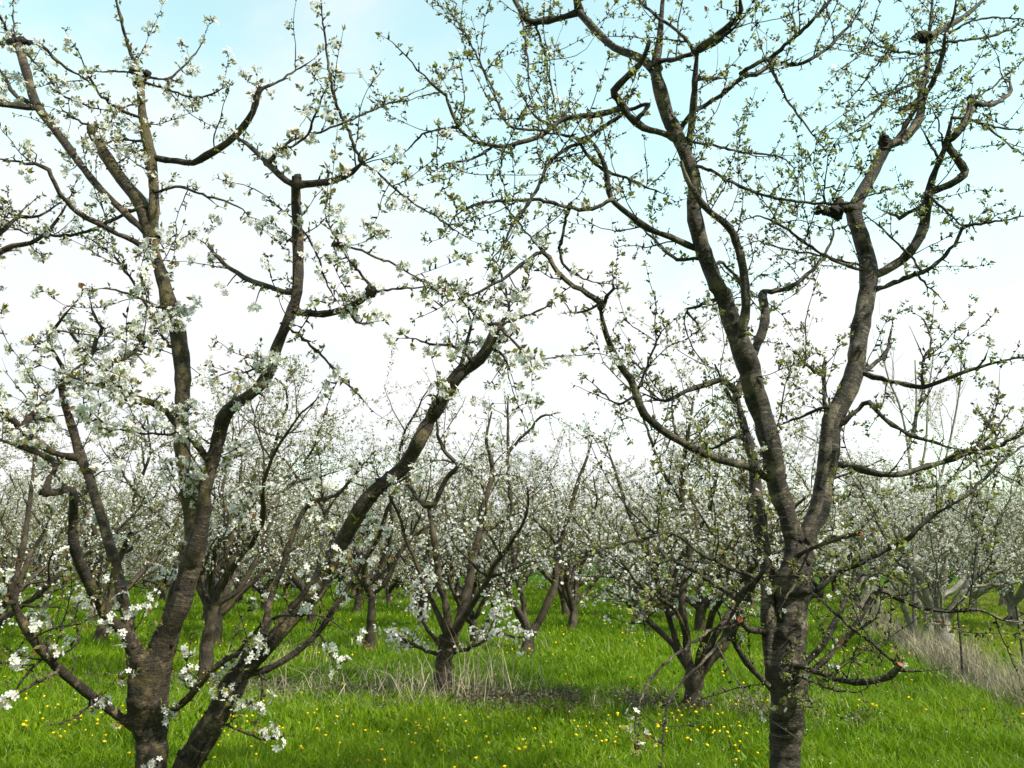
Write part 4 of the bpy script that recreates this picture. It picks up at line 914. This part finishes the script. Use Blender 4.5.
M8 = [('T', None, 26, 22, 0, '948,655,19 945,640,17 941,622,17', ''), ('A', 'T', 10, 5, -.2, '940,625 930,602 920,580 905,555 890,520', ''), ('B', 'T', 11, 4, .2, '942,622 958,600 972,575 975,545 973,510 970,470', ''), ('C', 'T', 8, 4, .3, '943,628 935,590 940,550 945,510', ''), ('D', 'B', 5, 3, -.3, '972,578 990,573 1010,572 1034,570', ''), ('E', 'B', 5, 3, -.1, '965,588 985,585 1010,583 1034,580', '')]
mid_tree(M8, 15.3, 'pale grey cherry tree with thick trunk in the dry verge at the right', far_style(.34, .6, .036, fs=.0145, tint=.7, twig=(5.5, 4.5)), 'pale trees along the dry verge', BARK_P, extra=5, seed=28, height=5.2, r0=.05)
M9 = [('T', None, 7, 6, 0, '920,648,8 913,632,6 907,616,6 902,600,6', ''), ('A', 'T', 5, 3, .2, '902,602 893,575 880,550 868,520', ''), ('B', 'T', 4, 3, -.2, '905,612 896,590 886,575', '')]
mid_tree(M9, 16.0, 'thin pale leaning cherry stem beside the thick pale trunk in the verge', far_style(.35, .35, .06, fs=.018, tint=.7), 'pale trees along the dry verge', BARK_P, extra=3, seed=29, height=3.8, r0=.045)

# a tall bare sapling among the pale trees
def sapling():
    d = 17.0; b = ground_at(915, 642); root = empty('bare_sapling', b, 'tall bare pale sapling without leaves rising over the right hand trees', 'tree')
    st = dict(detail=1, twig=(2.2, 1.5), len=((.4, 1.3), (.15, .5)), tr=(.008, .005), gap=9, put=lambda *a: None, maxr=.05, levels=2, lift=.9, up=.1, **{'from': .3})
    tw = MB()
    for course, nm in (('915,642 914,600 912,495 907,440 899,404 889,380 880,345', 'trunk'), ('912,500 925,450 928,400 934,350', 'limb'), ('908,450 916,410 915,360', 'limb'), ('913,560 940,480 958,400 962,345', 'limb')):
        K = [tuple(map(float, q.split(','))) for q in course.split()]; w0 = 5 if nm == 'trunk' else 3
        A = catmull([(x, y, b[1] + .3 * i * (nm == 'limb') * (1 if x > 920 else -.4) * .3) for i, (x, y) in enumerate(K)], 6); pts = np.array([P(*a) for a in A]); r = np.linspace(w0, 1.2, len(A)) / 2 / F * b[1]
        mb = MB(); tube(mb, pts, r, 6, 0, .05); mb.build(nm, BARK_P, root, b); bl = Bloom(); sprout(tw, bl, pts, r, st)
    tw.build('twig_sprays', BARK_P, root, b)
sapling()

# the rows behind: six kinds of crown, each tree its own object
KINDS = [far_meshes(40 + i, far_style((.30, .34, .26, .37, .30, .28)[i], (.66, .62, .7, .6, .66, .68)[i], .038, fs=.0172, ls=.048, twig=(5, 4), tint=(.62, .5, .7, .6, .45, .66)[i]), BARK_M, height=(5.1, 4.7, 5.4, 4.8, 4.6, 5.2)[i], n=(5, 6, 5, 6, 5, 4)[i], spread=(.6, .68, .6, .7, .74, .62)[i]) for i in range(6)]
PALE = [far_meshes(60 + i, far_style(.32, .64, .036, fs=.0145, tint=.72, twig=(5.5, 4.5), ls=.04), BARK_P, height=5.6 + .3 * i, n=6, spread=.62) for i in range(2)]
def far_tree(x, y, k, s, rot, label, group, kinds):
    r = empty('cherry_tree', (x, y, 0), label, 'tree', group); tm, cm = kinds[k]
    mesh_ob('trunk', tm, r); mesh_ob('crown', cm, r); r.scale = (s, s, s * rnd.uniform(.92, 1.08)); r.rotation_euler = (0, 0, rot); return r
def orchard():
    for ri, (y0, sl) in enumerate(ROWS):
        step = 3.05
        for i in range(-24, 25):
            x = .35 + i * step + rnd.gauss(0, .16) + ri * .37; y = y0 - sl * x + rnd.gauss(0, .2)
            if ri == 0: continue
            if y < 9 or abs(x) > .70 * y + 2 or y > 62: continue
            if ri == 1 and (x > -4.5): continue                         # that row is built tree by tree
            right = x > strip_x(y) - 1.2
            if right and y < 22: continue
            near = y < 26
            far_tree(x, y, rnd.randrange(2 if right else 6), rnd.uniform(.84, 1.1), rnd.uniform(0, 6.28),
                'pale grey cherry tree in the far rows beyond the dry verge' if right else 'small white blossoming cherry tree in the crowded far rows of the orchard',
                'pale trees beyond the dry verge' if right else 'blossoming trees in the far rows', PALE if right else KINDS)
orchard()
far_tree(9.3, 18.6, 1, 1.0, 2.1, 'pale cherry tree crowded behind the thick pale trunk of the verge', 'pale trees along the dry verge', PALE)
far_tree(12.4, 20.6, 0, 1.1, 3.3, 'pale cherry tree in the second line beyond the dry verge', 'pale trees along the dry verge', PALE)
far_tree(14.0, 19.0, 0, 1.0, .4, 'pale cherry tree at the right edge beyond the dry verge', 'pale trees along the dry verge', PALE)

# ------------------------------------------------------------------ small things
def stakes():
    for (tx, ty, bx, by, lab) in ((957, 607, 963, 684, 'thin dark stake standing in the dry verge near the pale trunk'), (1016, 606, 1026, 690, 'thin dark stake at the right edge in the dry verge')):
        b = ground_at(bx, by); t = P(tx, ty, b[1] + .02); mb = MB()
        tube(mb, np.array([b - (0, 0, .1), b + (t - b) * .5 + (.01, 0, 0), t]), np.array([.014, .013, .012]), 8, 0, .04)
        mb.build('stake', KNOB, None, b).location = b
        o = COL.objects[-1]; tag(o, lab, 'stake', 'stakes in the verge')
stakes()

def dandelions():
    mb = MB(); T = []; n = 12
    ring = lambda r, z, k=0: [(r * math.cos((i + k) * 2 * math.pi / n), r * math.sin((i + k) * 2 * math.pi / n), z) for i in range(n)]
    tube(mb, np.array([(0, 0, -.16), (.004, 0, -.08), (0, 0, 0)]), np.array([.0028, .0025, .0024]), 5, 1, 0, cap=False)
    v = ring(.006, -.006) + ring(.021, .003) + ring(.014, .008, .5) + ring(.006, .0105) + [(0, 0, .0115)]
    f = []
    for a in range(3): f += [(a * n + i, a * n + (i + 1) % n, (a + 1) * n + (i + 1) % n, (a + 1) * n + i) for i in range(n)]
    b0 = mb.add(v, f, 0, None, np.linspace(0, 1, len(v))); mb.extra([(3 * n + i, 3 * n + (i + 1) % n, 4 * n) for i in range(n)], b0, 0)
    me = mb.mesh('dandelion', [YELLOW, STALK]); spots = []
    for cx, cy, sx, sy, k in ((70, 715, 75, 22, 55), (190, 735, 50, 20, 25), (245, 728, 40, 22, 18), (450, 742, 60, 16, 36), (590, 738, 55, 14, 26), (715, 732, 45, 20, 50), (640, 690, 60, 30, 20), (880, 690, 80, 30, 24), (300, 690, 60, 25, 14), (120, 660, 90, 25, 16), (560, 650, 60, 20, 12), (900, 650, 40, 12, 6)):
        for _ in range(k): spots.append((rnd.gauss(cx, sx), min(max(rnd.gauss(cy, sy), 622), 776)))
    for x, y in spots[:298]:
        p = ground_at(x, y + 12); o = bpy.data.objects.new('dandelion', me); COL.objects.link(o)
        o.location = (p[0], p[1], rnd.uniform(.13, .2)); o.rotation_euler = (rnd.gauss(.25, .25), rnd.gauss(0, .25), rnd.uniform(0, 6)); s = rnd.uniform(.42, .88); o.scale = (s, s, 1)
        tag(o, 'small yellow dandelion flower standing in the green grass', 'flower', 'yellow dandelions in the grass')
    # the far ones, a sprinkle no one could count
    n = 900; y = np.exp(rng.uniform(math.log(13), math.log(34), n)); x = rng.uniform(-.66, .66, n) * y; k = clumpy(x, y, 1.5, 31) > .45; x, y = x[k], y[k]; n = len(x)
    m2 = MB(); X, Y, Z = frames(norm(rng.normal(0, .3, (n, 3)) + (0, -.3, 1))); T5 = np.array([(0, 0, .3)] + [(math.cos(a), math.sin(a), 0) for a in np.arange(6) * math.pi / 3])
    stamp(m2, T5, [(0, i + 1, (i + 1) % 6 + 1) for i in range(6)], np.stack([x, y, rng.uniform(.13, .2, n)], -1), X, Y, Z, rng.uniform(.011, .018, n), 0, rng.uniform(0, 1, n))
    tag(m2.build('distant_dandelions', YELLOW), 'sprinkle of tiny far dandelions in the grass under the back rows', 'flowers', None, 'stuff')
dandelions()
def petals():
    n = 700; x = np.concatenate([rng.normal(-2, 1.4, n // 2), rng.normal(2.2, 1.6, n - n // 2)]); y = rng.uniform(6.2, 10.5, n); mb = MB()
    X, Y, Z = frames(norm(rng.normal(0, .5, (n, 3)) + (0, 0, 1))); T = np.array([(-.5, -.4, 0), (.5, -.4, .1), (.55, .4, .15), (-.5, .4, .05)])
    stamp(mb, T, [(0, 1, 2, 3)], np.stack([x, y, rng.uniform(.06, .17, n)], -1), X, Y, Z, rng.uniform(.008, .014, n), 0, rng.uniform(0, 1, n))
    tag(mb.build('fallen_petals', PETAL), 'white petals fallen on the grass under the front trees', 'petals', None, 'stuff')
petals()
